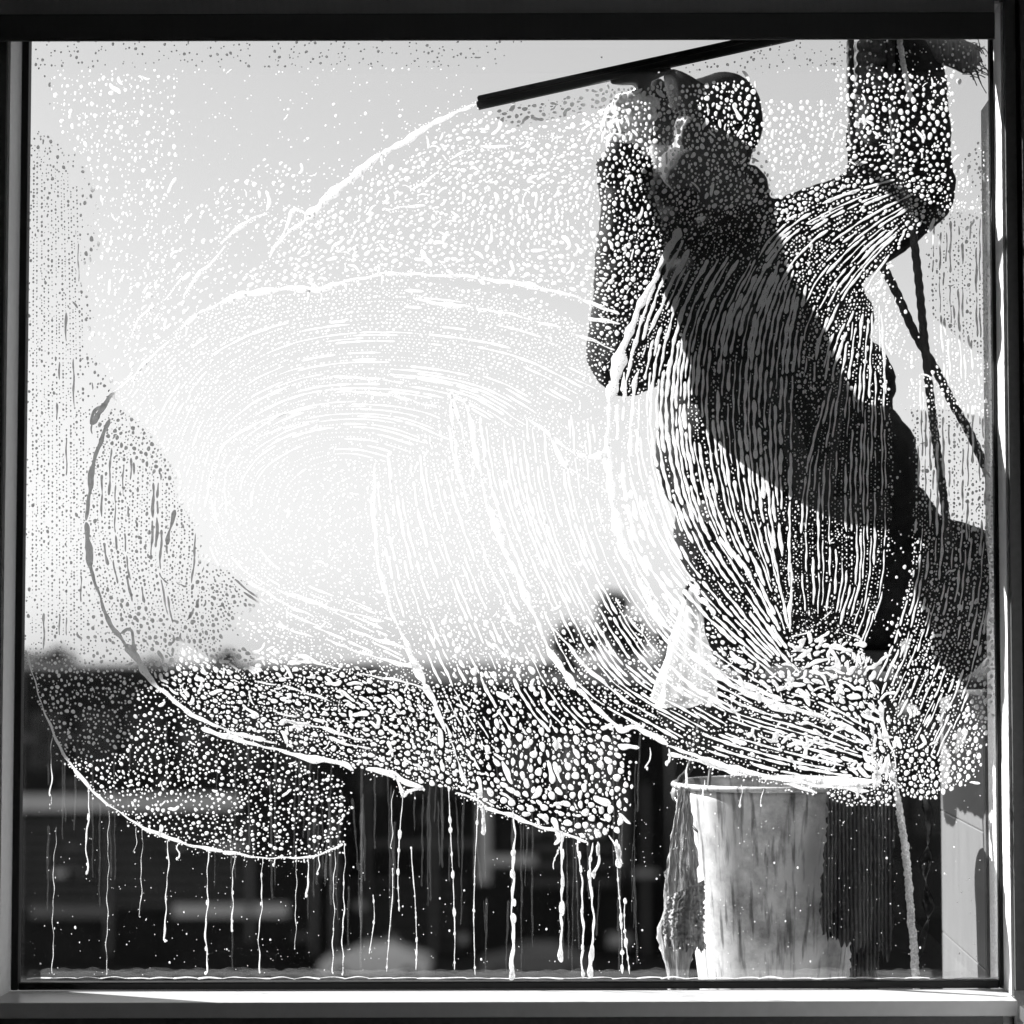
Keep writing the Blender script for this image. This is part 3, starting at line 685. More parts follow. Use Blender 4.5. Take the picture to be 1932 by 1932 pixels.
# ------------------------------------------------------------------ soap on the outer face of the pane
def vpath(pts, step=3.0):
    return np.array([(p.x, p.y) for p in smooth_path([Vector((a[0], a[1], 0)) for a in pts], step)])
def resample(pts, n):
    q = vpath(pts, 2.0); d = np.r_[0, np.cumsum(np.hypot(*np.diff(q, axis=0).T))]; s = np.linspace(0, d[-1], n)
    return np.stack([np.interp(s, d, q[:, 0]), np.interp(s, d, q[:, 1])], 1)
W = 1932
occ = np.zeros((W, W), bool)                       # what is already wet
def inside(poly, x, y):
    c = False; j = len(poly) - 1
    for i in range(len(poly)):
        xi, yi = poly[i]; xj, yj = poly[j]
        if (yi > y) != (yj > y) and x < (xj - xi) * (y - yi) / (yj - yi) + xi: c = not c
        j = i
    return c
def raster(poly):
    """boolean mask of a polygon"""
    p = np.asarray(poly, float); m = np.zeros((W, W), bool); ys = np.arange(W) + .5
    for yi in range(max(0, int(p[:, 1].min())), min(W, int(p[:, 1].max()) + 1)):
        y = ys[yi]; xs = []
        for a, c in zip(p, np.roll(p, -1, 0)):
            if (a[1] > y) != (c[1] > y): xs.append(a[0] + (y - a[1]) * (c[0] - a[0]) / (c[1] - a[1]))
        xs.sort()
        for x0, x1 in zip(xs[::2], xs[1::2]): m[yi, max(0, int(x0)):max(0, int(x1))] = True
    return m
class Soap:
    def __init__(s): s.V = []; s.F = []; s.n = 0; s.z = []
    def dome(s, x, y, r, el=1.0, ang=0.0, irr=.12, h=.10, tear=0.0):
        N = 12 if r > 4.5 else (9 if r > 2.4 else 6)
        a = np.arange(N) * 2 * np.pi / N + RNG.random() * 6
        k = 1 + irr * np.sin(2 * a + RNG.random() * 6) + irr * .7 * np.sin(3 * a + RNG.random() * 6) + irr * .4 * RNG.standard_normal(N) * .5
        u = np.cos(a) * r * k * el; v = np.sin(a) * r * k
        if tear: v = v * (1 - tear * u / (r * el))
        c, sn = math.cos(ang), math.sin(ang)
        X = x + u * c - v * sn; Y = y + u * sn + v * c
        rings = [(1.0, 0.0), (.72, .62)] if r > 1.7 else [(1.0, 0.0)]
        n0 = s.n
        for f, z in rings:
            s.V.append(np.stack([x + (X - x) * f, y + (Y - y) * f], 1)); s.z.append(np.full(N, z * r * h)); s.n += N
        s.V.append(np.array([[x, y]])); s.z.append(np.array([r * h])); s.n += 1
        idx = np.arange(N); nx = (idx + 1) % N
        if len(rings) == 2:
            a0, b0 = n0 + idx, n0 + nx
            s.F.append(np.stack([a0, b0, b0 + N], 1)); s.F.append(np.stack([a0, b0 + N, a0 + N], 1))
        o = n0 + N * (len(rings) - 1)
        s.F.append(np.stack([o + idx, o + nx, np.full(N, o + N)], 1))
    def ribbon(s, pts, wd, h=.10):
        """pts Nx2, wd N half-widths"""
        n = len(pts)
        if n < 2: return
        t = np.gradient(pts, axis=0); t /= np.maximum(np.hypot(t[:, 0], t[:, 1]), 1e-6)[:, None]; nr = np.stack([-t[:, 1], t[:, 0]], 1)
        cols = [(-1, 0), (-.6, .66), (0, 1), (.6, .66), (1, 0)]
        n0 = s.n
        for f, z in cols: s.V.append(pts + nr * (wd * f)[:, None]); s.z.append(z * wd * h); s.n += n
        i = np.arange(n - 1)
        for c in range(4):
            a = n0 + c * n + i; b_ = a + 1; d = n0 + (c + 1) * n + i; e = d + 1
            s.F.append(np.stack([a, d, e], 1)); s.F.append(np.stack([a, e, b_], 1))
    def mesh(s, name, y0=.0036):
        q = np.concatenate(s.V); z = np.concatenate(s.z); F = np.concatenate(s.F)
        co = PN(q, y0); co[:, 1] += np.minimum(z, 5.0) * .001
        me = bpy.data.meshes.new(name); me.vertices.add(len(co)); me.vertices.foreach_set('co', co.ravel())
        me.loops.add(F.size); me.loops.foreach_set('vertex_index', F.ravel().astype(np.int32))
        me.polygons.add(len(F)); me.polygons.foreach_set('loop_start', np.arange(0, F.size, 3, dtype=np.int32)); me.polygons.foreach_set('loop_total', np.full(len(F), 3, np.int32))
        me.update(); me.validate(); return me
def stamp(x, y, r):
    x0, x1, y0, y1 = int(x - r), int(x + r) + 2, int(y - r), int(y + r) + 2
    x0 = max(x0, 0); y0 = max(y0, 0); x1 = min(x1, W); y1 = min(y1, W)
    if x1 <= x0 or y1 <= y0: return
    yy, xx = np.ogrid[y0:y1, x0:x1]; occ[y0:y1, x0:x1] |= (xx - x) ** 2 + (yy - y) ** 2 <= r * r
def free(x, y, r):
    for dx, dy in ((0, 0), (r, 0), (-r, 0), (0, r), (0, -r), (.7 * r, .7 * r), (-.7 * r, .7 * r), (.7 * r, -.7 * r), (-.7 * r, -.7 * r)):
        xi, yi = int(x + dx), int(y + dy)
        if not (0 <= xi < W and 0 <= yi < W) or occ[yi, xi]: return False
    return True
streaks, drops = Soap(), Soap()
GU = []                                            # direction guides: x, y, angle
def guide(pts):
    q = resample(pts, max(3, int(len(pts) * 6))); d = np.gradient(q, axis=0)
    for (x, y), (a, b_) in zip(q, d): GU.append((x, y, math.atan2(b_, a)))
def wob(n, amp, freq=.25):
    p = RNG.random(4) * 6.28; s = np.arange(n)
    return 1 + amp * (np.sin(s * freq + p[0]) * .5 + np.sin(s * freq * 2.3 + p[1]) * .35 + np.sin(s * freq * .41 + p[2]) * .5)
def line(S_, pts, w0, w1=None, jit=1.2, amp=.35, scallop=0.0, h=.10, ridge=0):
    q = vpath(pts, 2.6); n = len(q)
    if n < 4: return
    w1 = w0 if w1 is None else w1
    wd = np.linspace(w0, w1, n) * np.clip(wob(n, amp), .35, 2)
    e = np.minimum(np.arange(n), np.arange(n)[::-1]) / 2.0; wd *= np.sqrt(np.clip(e / (np.maximum(w0, w1) * .22 + .01), .12, 1))
    ph = RNG.random() * 6; t = np.gradient(q, axis=0); t /= np.maximum(np.hypot(t[:, 0], t[:, 1]), 1e-6)[:, None]
    q = q + np.stack([-t[:, 1], t[:, 0]], 1) * (jit * (np.sin(np.arange(n) * .17 + ph) + .6 * np.sin(np.arange(n) * .39 + ph * 2)))[:, None]
    if ridge:
        wd = wd * ridge
        g = np.sin(np.arange(n) * .052 + RNG.random() * 6) + .8 * np.sin(np.arange(n) * .117 + RNG.random() * 6) + .5 * np.sin(np.arange(n) * .29 + RNG.random() * 6)
        wd = wd * (np.clip(.80 + .45 * g, .0, 1.5) if ridge < .7 else np.clip(.92 + .26 * g, .45, 1.5))
        keep = wd > .55
        segs = np.split(np.arange(n), np.nonzero(np.diff(keep.astype(int)))[0] + 1)
        for sg in segs:
            if keep[sg[0]] and len(sg) > 2: S_.ribbon(q[sg], wd[sg], h)
        for i in range(0, n, 2):                       # froth and beads that hug the ridge
            for _ in range(2):
                off = RNG.normal(0, 1) * (wd[i] + 4) * 1.1; r = RNG.uniform(.7, 2.0); a = (q[i][0] - t[i][1] * off, q[i][1] + t[i][0] * off)
                if abs(off) > wd[i] + r: 
                    if not free(a[0], a[1], r + .4): continue
                    stamp(a[0], a[1], r + .5)
                drops.dome(a[0], a[1], r, RNG.uniform(1, 1.6), RNG.random() * 3, .12)
    else: S_.ribbon(q, wd, h)
    for (x, y), r in zip(q[::2], wd[::2]): stamp(x, y, r + .9)
    if scallop:
        for i in range(0, n, 9):
            if RNG.random() < .6:
                x, y = q[i]; L = RNG.uniform(.4, 1) * scallop
                line(S_, [(x, y), (x + RNG.uniform(-2, 2), y + L * .5), (x + RNG.uniform(-3, 3), y + L)], RNG.uniform(1.4, 3.0), 1.4, .3, .3)
# --- heavy traced lines of foam
HEAVY = [
 ([(899, 198), (840, 221), (780, 257), (720, 291)], 4, 7.5), ([(720, 291), (660, 338), (605, 386), (575, 415)], 9.5, 9), ([(575, 415), (545, 440), (515, 472), (497, 508)], 7.5, 4),
 ([(585, 405), (555, 398), (540, 432), (525, 452)], 5.5, 5), ([(1062, 257), (1000, 263), (940, 277), (905, 277)], 2.6, 5), ([(900, 278), (866, 291), (845, 301)], 3.6, 4), ([(830, 322), (805, 340), (776, 361)], 4.5, 5), ([(736, 398), (765, 390), (803, 387)], 3.2, 3.5),
 ([(172, 800), (215, 742), (262, 700), (300, 660), (335, 628), (375, 592)], 5.5, 6.5), ([(375, 592), (430, 566), (490, 551), (540, 545), (600, 546), (660, 530), (728, 515)], 7, 6), ([(728, 515), (800, 519), (870, 521), (950, 531), (1040, 548), (1110, 569), (1168, 594)], 4.5, 4.5),
 ([(770, 562), (830, 573), (890, 580)], 5, 3.5), ([(900, 582), (980, 597), (1060, 620)], 3.2, 3.6), ([(1075, 628), (1110, 640), (1160, 660)], 3.6, 3.6), ([(1110, 600), (1150, 606), (1170, 612)], 4, 4),
 ([(290, 610), (310, 570), (335, 535), (360, 515)], 5, 5), ([(345, 560), (375, 520), (400, 495), (425, 462)], 4, 4.5), ([(245, 640), (265, 600), (290, 575)], 4.5, 4), ([(420, 455), (450, 430), (480, 412), (510, 400)], 5, 6),
 ([(405, 985), (398, 930), (402, 885), (425, 840), (470, 806), (530, 784), (600, 768), (690, 766)], 2.8, 3.6), ([(428, 970), (424, 915), (440, 868), (480, 832), (540, 806), (600, 795)], 2.4, 2.8), ([(505, 748), (560, 727), (625, 713), (700, 714), (760, 724)], 3.2, 3.2), ([(600, 742), (690, 740), (760, 752), (830, 770)], 3, 3.4),
 ([(405, 960), (428, 1035), (480, 1090), (560, 1126), (640, 1152), (720, 1172)], 2.6, 4.4), ([(468, 1098), (560, 1150), (650, 1186), (770, 1224)], 3.6, 4.4), ([(520, 1180), (640, 1216), (700, 1238), (800, 1262)], 4.4, 4.6), ([(560, 1236), (640, 1262), (740, 1282), (810, 1300)], 3.6, 4),
 ([(852, 736), (868, 800), (884, 860), (893, 905)], 4, 5), ([(880, 752), (898, 850), (915, 930), (950, 1030), (995, 1130), (1040, 1232), (1088, 1300)], 6.5, 7.5), ([(1088, 1300), (1150, 1358), (1172, 1378), (1200, 1372), (1260, 1405)], 7.5, 8), ([(1260, 1405), (1320, 1430), (1400, 1454), (1500, 1474), (1560, 1484), (1640, 1492)], 6.5, 5.5),
 ([(1262, 1420), (1330, 1440), (1400, 1462), (1480, 1478), (1540, 1496)], 4.5, 4), ([(1560, 1478), (1620, 1484), (1680, 1478)], 4.4, 4.2),
 ([(708, 876), (706, 960), (714, 1060), (738, 1150), (775, 1235), (800, 1290)], 4.4, 6), ([(800, 1290), (820, 1330), (850, 1400), (862, 1430), (880, 1480)], 7, 6), ([(850, 742), (862, 860), (890, 980), (930, 1080), (975, 1180)], 3.6, 4),
 ([(1282, 430), (1248, 500), (1202, 590), (1168, 680), (1150, 760)], 9.5, 11), ([(1150, 760), (1146, 850), (1155, 930), (1168, 1005), (1200, 1085)], 10, 9), ([(1200, 1085), (1250, 1172), (1320, 1245), (1400, 1302), (1500, 1345)], 7.5, 7.5),
 ([(1300, 470), (1262, 545), (1222, 640), (1196, 740), (1190, 860)], 5.5, 5.5), ([(990, 786), (1030, 815), (1070, 845), (1100, 862), (1145, 858)], 5, 10), ([(1040, 820), (1060, 870), (1110, 905), (1150, 930)], 3.5, 5),
 ([(238, 1216), (262, 1250), (300, 1298), (370, 1352), (430, 1378), (500, 1398)], 7, 4.5), ([(380, 1372), (420, 1388), (490, 1406), (560, 1425), (640, 1440), (668, 1452)], 6, 5.5), ([(500, 1398), (545, 1408)], 4.4, 4),
 ([(690, 1452), (735, 1458), (770, 1478), (800, 1490)], 5.5, 5), ([(745, 1460), (760, 1500), (770, 1492), (800, 1486)], 4, 4), ([(862, 1494), (905, 1512), (912, 1530)], 4.5, 3.6), ([(905, 1520), (960, 1538), (1010, 1556), (1060, 1572), (1110, 1588)], 3.5, 4),
 ([(50, 1226), (64, 1282), (80, 1330), (104, 1392), (130, 1436)], 1.8, 3.4), ([(130, 1436), (165, 1482), (235, 1540), (320, 1582), (420, 1608)], 3.8, 3.6), ([(420, 1608), (500, 1618), (570, 1618), (620, 1606), (650, 1592)], 3.4, 2.2),
 ([(208, 790), (190, 830), (176, 880), (168, 930), (164, 985)], 5, 7), ([(164, 985), (168, 1050), (180, 1100), (200, 1160), (228, 1205), (240, 1222)], 5, 5.5), ([(228, 1195), (246, 1190), (256, 1230)], 5, 5), ([(330, 962), (322, 990), (316, 1028)], 4, 6.5),
 ([(1490, 1195), (1492, 1120), (1494, 1060)], 4, 3), ([(1490, 1200), (1530, 1190), (1570, 1150)], 3.4, 3.4), ([(1560, 1180), (1600, 1196), (1626, 1208)], 3.6, 4.5), ([(1614, 1260), (1618, 1236), (1626, 1230), (1632, 1244), (1620, 1258)], 3.6, 3.6),
 ([(1480, 1330), (1540, 1350), (1600, 1372), (1640, 1400)], 6, 6), ([(1330, 1250), (1400, 1290), (1480, 1322)], 6, 5), ([(1040, 1180), (1110, 1262), (1180, 1320), (1250, 1362)], 4.4, 4.4), ([(1160, 1130), (1230, 1220), (1300, 1290), (1390, 1340)], 4.6, 5),
 ([(170, 800), (178, 776), (200, 765)], 3, 4), ([(1640, 1400), (1655, 1450), (1650, 1490)], 6, 6), ([(1660, 1330), (1672, 1390), (1690, 1440), (1686, 1490)], 5.5, 5.5),
 ([(430, 1250), (470, 1280), (520, 1292)], 4.4, 4), ([(536, 1292), (590, 1312), (650, 1330)], 4.4, 4), ([(470, 1300), (480, 1330), (520, 1345), (560, 1352)], 4, 4), ([(540, 1360), (600, 1372), (690, 1398)], 3.6, 4), ([(620, 1390), (640, 1400), (700, 1412)], 4, 4),
]
BOLD = {(1088, 1300), (1260, 1405), (238, 1216), (380, 1372), (1282, 430), (1150, 760), (899, 198), (720, 291), (690, 1452), (905, 1520), (208, 790), (164, 985), (50, 1226), (130, 1436), (420, 1608), (880, 752), (708, 876), (728, 515), (375, 592), (1200, 1085)}
for pts, a, c in HEAVY:
    guide(pts); line(streaks, pts, a, c, ridge=(.8 if pts[0] in BOLD else .66), scallop=(26 if (400 < pts[0][0] < 700 and 500 < pts[0][1] < 600) or pts[0] in ((375, 592), (172, 800), (720, 291)) else 0))
# scum running along the bottom gasket
for x in range(50, 1850, 46):
    line(streaks, [(x, 1846 + RNG.uniform(-1, 1)), (x + 24, 1845 + RNG.uniform(-2, 1)), (x + 48, 1846 + RNG.uniform(-1, 1))], RNG.uniform(.3, 1.5), RNG.uniform(.3, 1.5), .6)

# --- bundles of streaks left by each stroke
def emit(q, streak, wr, br, gap=.12, ls=1.0):
    """walk along a line and leave streaks, beads and gaps"""
    d = np.r_[0, np.cumsum(np.hypot(*np.diff(q, axis=0).T))]; L = d[-1]; s = RNG.uniform(0, 20)
    at = lambda t: (np.interp(t, d, q[:, 0]), np.interp(t, d, q[:, 1]))
    while s < L:
        u = RNG.random()
        if u < gap: s += RNG.uniform(6, 26); continue
        if u < gap + streak * (1 - gap):
            ln = (RNG.gamma(2.2, 22) + 10) * ls; e = min(L, s + ln)
            k = max(4, int((e - s) / 2.6)); t = np.linspace(s, e, k); pts = np.stack(at(t), 1); pts[:, 0] += .8 * np.sin(t * .11 + RNG.random() * 6)
            x, y = pts[k // 2]
            if ln > 8 and free(x, y, 1.5) and free(*pts[k // 4], 1) and free(*pts[3 * k // 4], 1):
                wd = RNG.uniform(*wr) * np.clip(wob(k, .45, .35), .4, 1.7); ed = np.minimum(np.arange(k), np.arange(k)[::-1]); wd *= np.sqrt(np.clip((ed + .15) / 1.6, .1, 1))
                streaks.ribbon(pts, wd, .10)
                for p, r in zip(pts[::2], wd[::2]): stamp(p[0], p[1], r + 1.6)
            s = e + RNG.uniform(3, 7)
        else:
            r0 = RNG.uniform(*br)
            for _ in range(RNG.integers(2, 9)):
                r = r0 * RNG.uniform(.75, 1.25); s += r * 2 + RNG.uniform(.8, 3)
                if s > L: break
                x, y = at(s); x2, y2 = at(min(L, s + 3)); a = math.atan2(y2 - y, x2 - x + 1e-6)
                if free(x, y, r + .8): drops.dome(x, y, r, RNG.uniform(1, 1.5), a, .1); stamp(x, y, r + 1.1)
def bundle(ctrl, n, streak, wr=(1.6, 3.2), br=(1.4, 3.4), gap=.12, ends=.06, ls=1.0, jt=.25):
    C = [resample(c, 60) for c in ctrl]; tt = np.linspace(0, len(C) - 1, n)
    for j, t in enumerate(tt):
        t = min(max(t + RNG.normal(0, jt * (len(C) - 1) / n), 0), len(C) - 1 - 1e-6); i = int(t); f = t - i
        q = C[i] * (1 - f) + C[i + 1] * f
        a, z = int(60 * ends * RNG.random()), 60 - int(60 * ends * RNG.random())
        emit(q[a:z], streak, wr, br, gap, ls)
        if j % 3 == 0: guide(q[::6])
# strokes across the coat, outer to inner
bundle([[(1290, 425), (1225, 560), (1178, 740), (1185, 880), (1235, 1030), (1330, 1160), (1490, 1300)],
        [(1400, 470), (1330, 600), (1310, 740), (1318, 860), (1352, 990), (1420, 1110), (1492, 1230)],
        [(1530, 500), (1505, 620), (1494, 740), (1492, 850), (1490, 960), (1489, 1060), (1489, 1180)]], 38, .66, (1.3, 3.3), (1.0, 2.6), .03, ls=2.3, jt=.14)
bundle([[(1720, 330), (1600, 365), (1500, 410), (1440, 470), (1400, 560)], [(1730, 380), (1640, 440), (1560, 520), (1516, 610), (1504, 700)], [(1690, 470), (1650, 530), (1610, 610), (1580, 690), (1572, 745)]], 34, .38, (1.2, 2.7), (1.1, 2.6), .04, ls=1.5, jt=.16)
bundle([[(1560, 740), (1520, 900), (1512, 1050), (1520, 1160)], [(1640, 520), (1622, 700), (1612, 900), (1614, 1080), (1590, 1180)], [(1662, 560), (1672, 760), (1676, 940), (1668, 1100), (1630, 1230)]], 20, .32, (1.0, 2.2), (.8, 1.9), .12, ls=1.8, jt=.15)
bundle([[(1722, 720), (1728, 900), (1722, 1060), (1694, 1190), (1650, 1290)], [(1800, 740), (1800, 950), (1790, 1110), (1752, 1250), (1700, 1370)], [(1880, 760), (1878, 980), (1862, 1160), (1830, 1300), (1770, 1440)]], 26, .28, (1.1, 2.2), (1.0, 2.5), .08)
bundle([[(1762, 420), (1760, 560), (1770, 720)], [(1882, 390), (1882, 560), (1884, 740)]], 19, .26, (1.0, 2.0), (1.0, 2.2), .12)
bundle([[(700, 885), (712, 1020), (745, 1160), (800, 1290), (850, 1400)], [(872, 745), (905, 900), (985, 1100), (1085, 1300), (1150, 1370)]], 17, .45, (1.2, 2.8), (1.1, 2.7), .16)
bundle([[(900, 760), (930, 930), (1000, 1110), (1090, 1290), (1260, 1400)], [(1150, 790), (1166, 950), (1215, 1090), (1335, 1240), (1490, 1335)]], 26, .54, (1.1, 2.7), (1.0, 2.5), .10, ls=1.9, jt=.15)
bundle([[(1170, 660), (1165, 800), (1175, 950), (1210, 1060), (1300, 1190)], [(1240, 560), (1205, 720), (1212, 900), (1260, 1040), (1350, 1160)]], 6, .7, (3, 5), (1.5, 3), .1)
bundle([[(1240, 1130), (1330, 1215), (1430, 1285), (1560, 1330), (1650, 1380)], [(1020, 1170), (1110, 1290), (1270, 1398), (1440, 1456), (1600, 1482)]], 20, .58, (1.3, 3.2), (1.2, 2.9), .08, ls=2.0, jt=.15)
bundle([[(215, 745), (300, 650), (420, 580), (600, 552), (800, 550), (1000, 580), (1160, 640)], [(330, 870), (400, 730), (520, 650), (650, 620), (800, 620), (980, 650), (1140, 720)]], 24, .05, (1.2, 2.4), (1.0, 2.6), .16)
bundle([[(372, 960), (400, 840), (480, 760), (600, 715), (760, 712), (900, 740), (1000, 800)], [(450, 950), (470, 890), (520, 845), (600, 815), (700, 812), (800, 840)]], 22, .34, (1.0, 2.1), (.8, 2.0), .14, ls=2.0, jt=.12)
bundle([[(320, 880), (395, 735), (520, 655), (650, 625), (800, 625), (980, 655), (1140, 725)], [(372, 960), (400, 842), (480, 762), (600, 718), (760, 714), (900, 742), (1000, 800)]], 17, .10, (1.0, 2.0), (.8, 2.2), .12, ls=1.6, jt=.15)
bundle([[(450, 960), (470, 895), (520, 850), (600, 820), (700, 818), (790, 842)], [(530, 960), (545, 915), (590, 880), (650, 868), (710, 880)]], 8, .2, (.9, 1.6), (.7, 1.6), .2)
bundle([[(385, 1000), (425, 1085), (525, 1160), (650, 1215), (800, 1285)], [(470, 1000), (510, 1060), (580, 1100), (650, 1128), (715, 1155)]], 20, .36, (1.0, 2.2), (.9, 2.0), .18)
bundle([[(190, 800), (184, 900), (186, 1000), (206, 1120)], [(370, 960), (372, 1040), (366, 1120), (380, 1200)]], 26, .14, (1.1, 2.4), (1.0, 2.4), .08)
bundle([[(62, 260), (60, 600), (58, 1230)], [(150, 330), (158, 700), (160, 1230)]], 16, .04, (1.1, 2.0), (.9, 2.1), .35)
for pts in ([(100, 1100), (100, 1300)], [(700, 350), (690, 430)], [(350, 350), (350, 480)], [(1650, 150), (1652, 330)], [(1750, 150), (1750, 330)], [(1200, 260), (1190, 420)], [(1300, 200), (1300, 300)], [(950, 400), (945, 480)], [(1000, 1400), (1000, 1560)], [(300, 1450), (302, 1560)], [(1500, 1380), (1495, 1450)], [(600, 1300), (600, 1420)], [(1500, 260), (1500, 340)], [(1150, 1450), (1150, 1560)], [(1780, 1350), (1765, 1420)]): guide(pts)
GU = np.array(GU)
AG = np.zeros((85, 85))
for gi in range(85):
    for gj in range(85):
        d2 = (GU[:, 0] - gj * 23) ** 2 + (GU[:, 1] - gi * 23) ** 2; wt = np.exp(-d2 / (2 * 40 ** 2)) + 1e-9 / (d2 + 1)
        AG[gi, gj] = .5 * math.atan2((wt * np.sin(2 * GU[:, 2])).sum(), (wt * np.cos(2 * GU[:, 2])).sum())
def angle_at(x, y): return AG[min(84, max(0, int(y / 23 + .5))), min(84, max(0, int(x / 23 + .5)))]

# --- loose drops, zone by zone: polygon, coverage, (r min, median, max), elongation, worm share
low = [(50, 1226), (64, 1282), (104, 1392), (165, 1480), (235, 1538), (320, 1580), (420, 1606), (520, 1615), (575, 1615), (625, 1598), (655, 1570), (662, 1530), (650, 1470)]
ZONES = [
 ([(430, 1330), (560, 1420), (690, 1450), (760, 1470), (860, 1490), (905, 1515), (900, 1300), (800, 1290), (640, 1250), (500, 1225), (300, 1225), (280, 1270), (330, 1310)], .42, (1.5, 3.1, 6.5), 1.4, .18),
 ([(850, 1270), (1000, 1230), (1060, 1290), (1120, 1340), (1190, 1390), (1188, 1480), (1176, 1575), (1110, 1582), (1000, 1545), (915, 1515), (880, 1440)], .36, (2.0, 4.6, 8.5), 1.5, .05),
 ([(800, 1180), (1000, 1130), (1050, 1240), (1090, 1310), (860, 1310)], .28, (2.2, 4.2, 7.5), 1.6, .15),
 ([(1330, 1235), (1470, 1205), (1640, 1210), (1660, 1300), (1690, 1400), (1690, 1470), (1640, 1488), (1560, 1470), (1480, 1440), (1400, 1390)], .66, (1.8, 3.9, 7), 1.6, .50),
 ([(1050, 1200), (1100, 1130), (1230, 1150), (1330, 1240), (1480, 1340), (1560, 1400), (1640, 1480), (1560, 1480), (1400, 1450), (1260, 1395), (1130, 1330)], .40, (1.5, 3.0, 5.5), 1.25, .05),
 ([(1660, 1200), (1700, 1000), (1740, 940), (1886, 1000), (1880, 1300), (1830, 1480), (1760, 1508), (1690, 1500), (1690, 1380)], .42, (1.4, 3.0, 6.2), 1.3, .05),
 ([(1690, 1430), (1690, 1520), (1600, 1520), (1555, 1498), (1640, 1470)], .38, (1.2, 2.6, 4.5), 1.1, .03),
 ([(1430, 400), (1580, 335), (1780, 330), (1740, 420), (1660, 490), (1690, 640), (1700, 740), (1500, 740), (1470, 560)], .46, (1.4, 2.9, 5.2), 1.3, .04),
 ([(1588, 140), (1800, 140), (1798, 300), (1740, 400), (1580, 350)], .25, (1.3, 3.0, 6.5), 1.25, .04),
 ([(1115, 170), (1420, 150), (1445, 380), (1290, 440), (1150, 700), (1095, 740), (1135, 450)], .26, (1.3, 2.8, 6), 1.3, .05),
 ([(1180, 450), (1260, 380), (1440, 370), (1500, 480), (1500, 720), (1490, 1190), (1300, 1050), (1180, 850)], .24, (1.1, 2.0, 3.6), 1.35, .03),
 ([(1490, 720), (1700, 730), (1745, 950), (1690, 1100), (1650, 1220), (1490, 1200)], .13, (.9, 1.7, 3.2), 1.2, .02),
 ([(1700, 720), (1760, 700), (1886, 720), (1886, 1000), (1740, 930)], .24, (1.2, 2.4, 4.8), 1.4, .05),
 ([(1745, 420), (1800, 380), (1886, 370), (1886, 730), (1780, 700)], .22, (1.2, 2.6, 5), 1.35, .06),
 ([(1440, 190), (1590, 190), (1585, 330), (1450, 385)], .20, (1.3, 3.0, 6), 1.25, .06),
 ([(1780, 340), (1885, 230), (1885, 380), (1740, 430), (1670, 490), (1740, 690), (1700, 700), (1650, 500)], .17, (1.2, 2.3, 4.5), 1.3, .04),
 ([(62, 135), (900, 135), (1110, 180), (890, 215), (640, 360), (500, 400), (420, 460), (300, 550), (230, 640), (165, 700), (150, 500), (120, 270)], .03, (1.0, 1.9, 4.2), 1.1, .01),
 ([(85, 140), (330, 140), (330, 420), (300, 600), (170, 760), (160, 600), (150, 400), (120, 260)], .10, (1.2, 2.6, 5.5), 1.3, .03),
 ([(230, 640), (300, 440), (500, 300), (600, 330), (560, 400), (480, 500), (300, 640), (220, 740)], .13, (1.4, 2.8, 6), 1.4, .12),
 ([(897, 215), (1110, 180), (1130, 450), (1160, 600), (1000, 545), (730, 510), (520, 545), (420, 560), (530, 470), (640, 380)], .25, (1.3, 3.0, 6.5), 1.4, .10),
 ([(420, 560), (730, 520), (1000, 560), (1160, 640), (1130, 740), (900, 700), (650, 640), (500, 660), (380, 760), (330, 860), (200, 800), (220, 750)], .23, (1.1, 2.3, 5), 1.2, .04),
 ([(370, 960), (400, 800), (560, 700), (800, 700), (1130, 740), (1150, 1000), (1080, 1100), (800, 1200), (560, 1120), (420, 1060)], .10, (1.0, 2.0, 4.2), 1.4, .06),
 ([(380, 1040), (560, 1150), (800, 1260), (790, 1300), (560, 1240), (400, 1180)], .20, (1.0, 2.2, 4.2), 1.3, .05),
 ([(690, 880), (880, 760), (1140, 790), (1180, 1050), (1080, 1180), (820, 1280), (740, 1150)], .16, (1.2, 2.6, 5.5), 1.7, .10),
 (low + [(430, 1395), (330, 1320), (270, 1240), (240, 1225)], .16, (1.1, 2.3, 4.8), 1.15, .02),
 ([(190, 800), (300, 830), (360, 940), (380, 1100), (460, 1095), (410, 1230), (260, 1230), (190, 1120), (165, 950)], .27, (1.1, 2.5, 4.8), 1.35, .04),
 ([(56, 240), (120, 270), (155, 480), (160, 760), (190, 1100), (240, 1225), (54, 1226)], .085, (1.0, 2.0, 4.2), 1.3, .02),
 ([(60, 76), (1880, 78), (1880, 138), (60, 135)], .018, (1.0, 1.8, 3.6), 1.15, .01),
 ([(1430, 95), (1600, 90), (1600, 140), (1400, 140), (1200, 140)], .05, (1.2, 2.2, 3.8), 1.2, .01),
 ([(1270, 1040), (1390, 1100), (1450, 1210), (1350, 1250), (1250, 1150)], .34, (1.5, 2.8, 5), 1.5, .08),
 ([(300, 1290), (440, 1330), (520, 1400), (400, 1375)], .40, (1.6, 3.0, 5.5), 1.3, .08),
 ([(1760, 1300), (1850, 1290), (1850, 1440), (1790, 1500)], .22, (1.6, 3.2, 6), 1.2, .02),
]
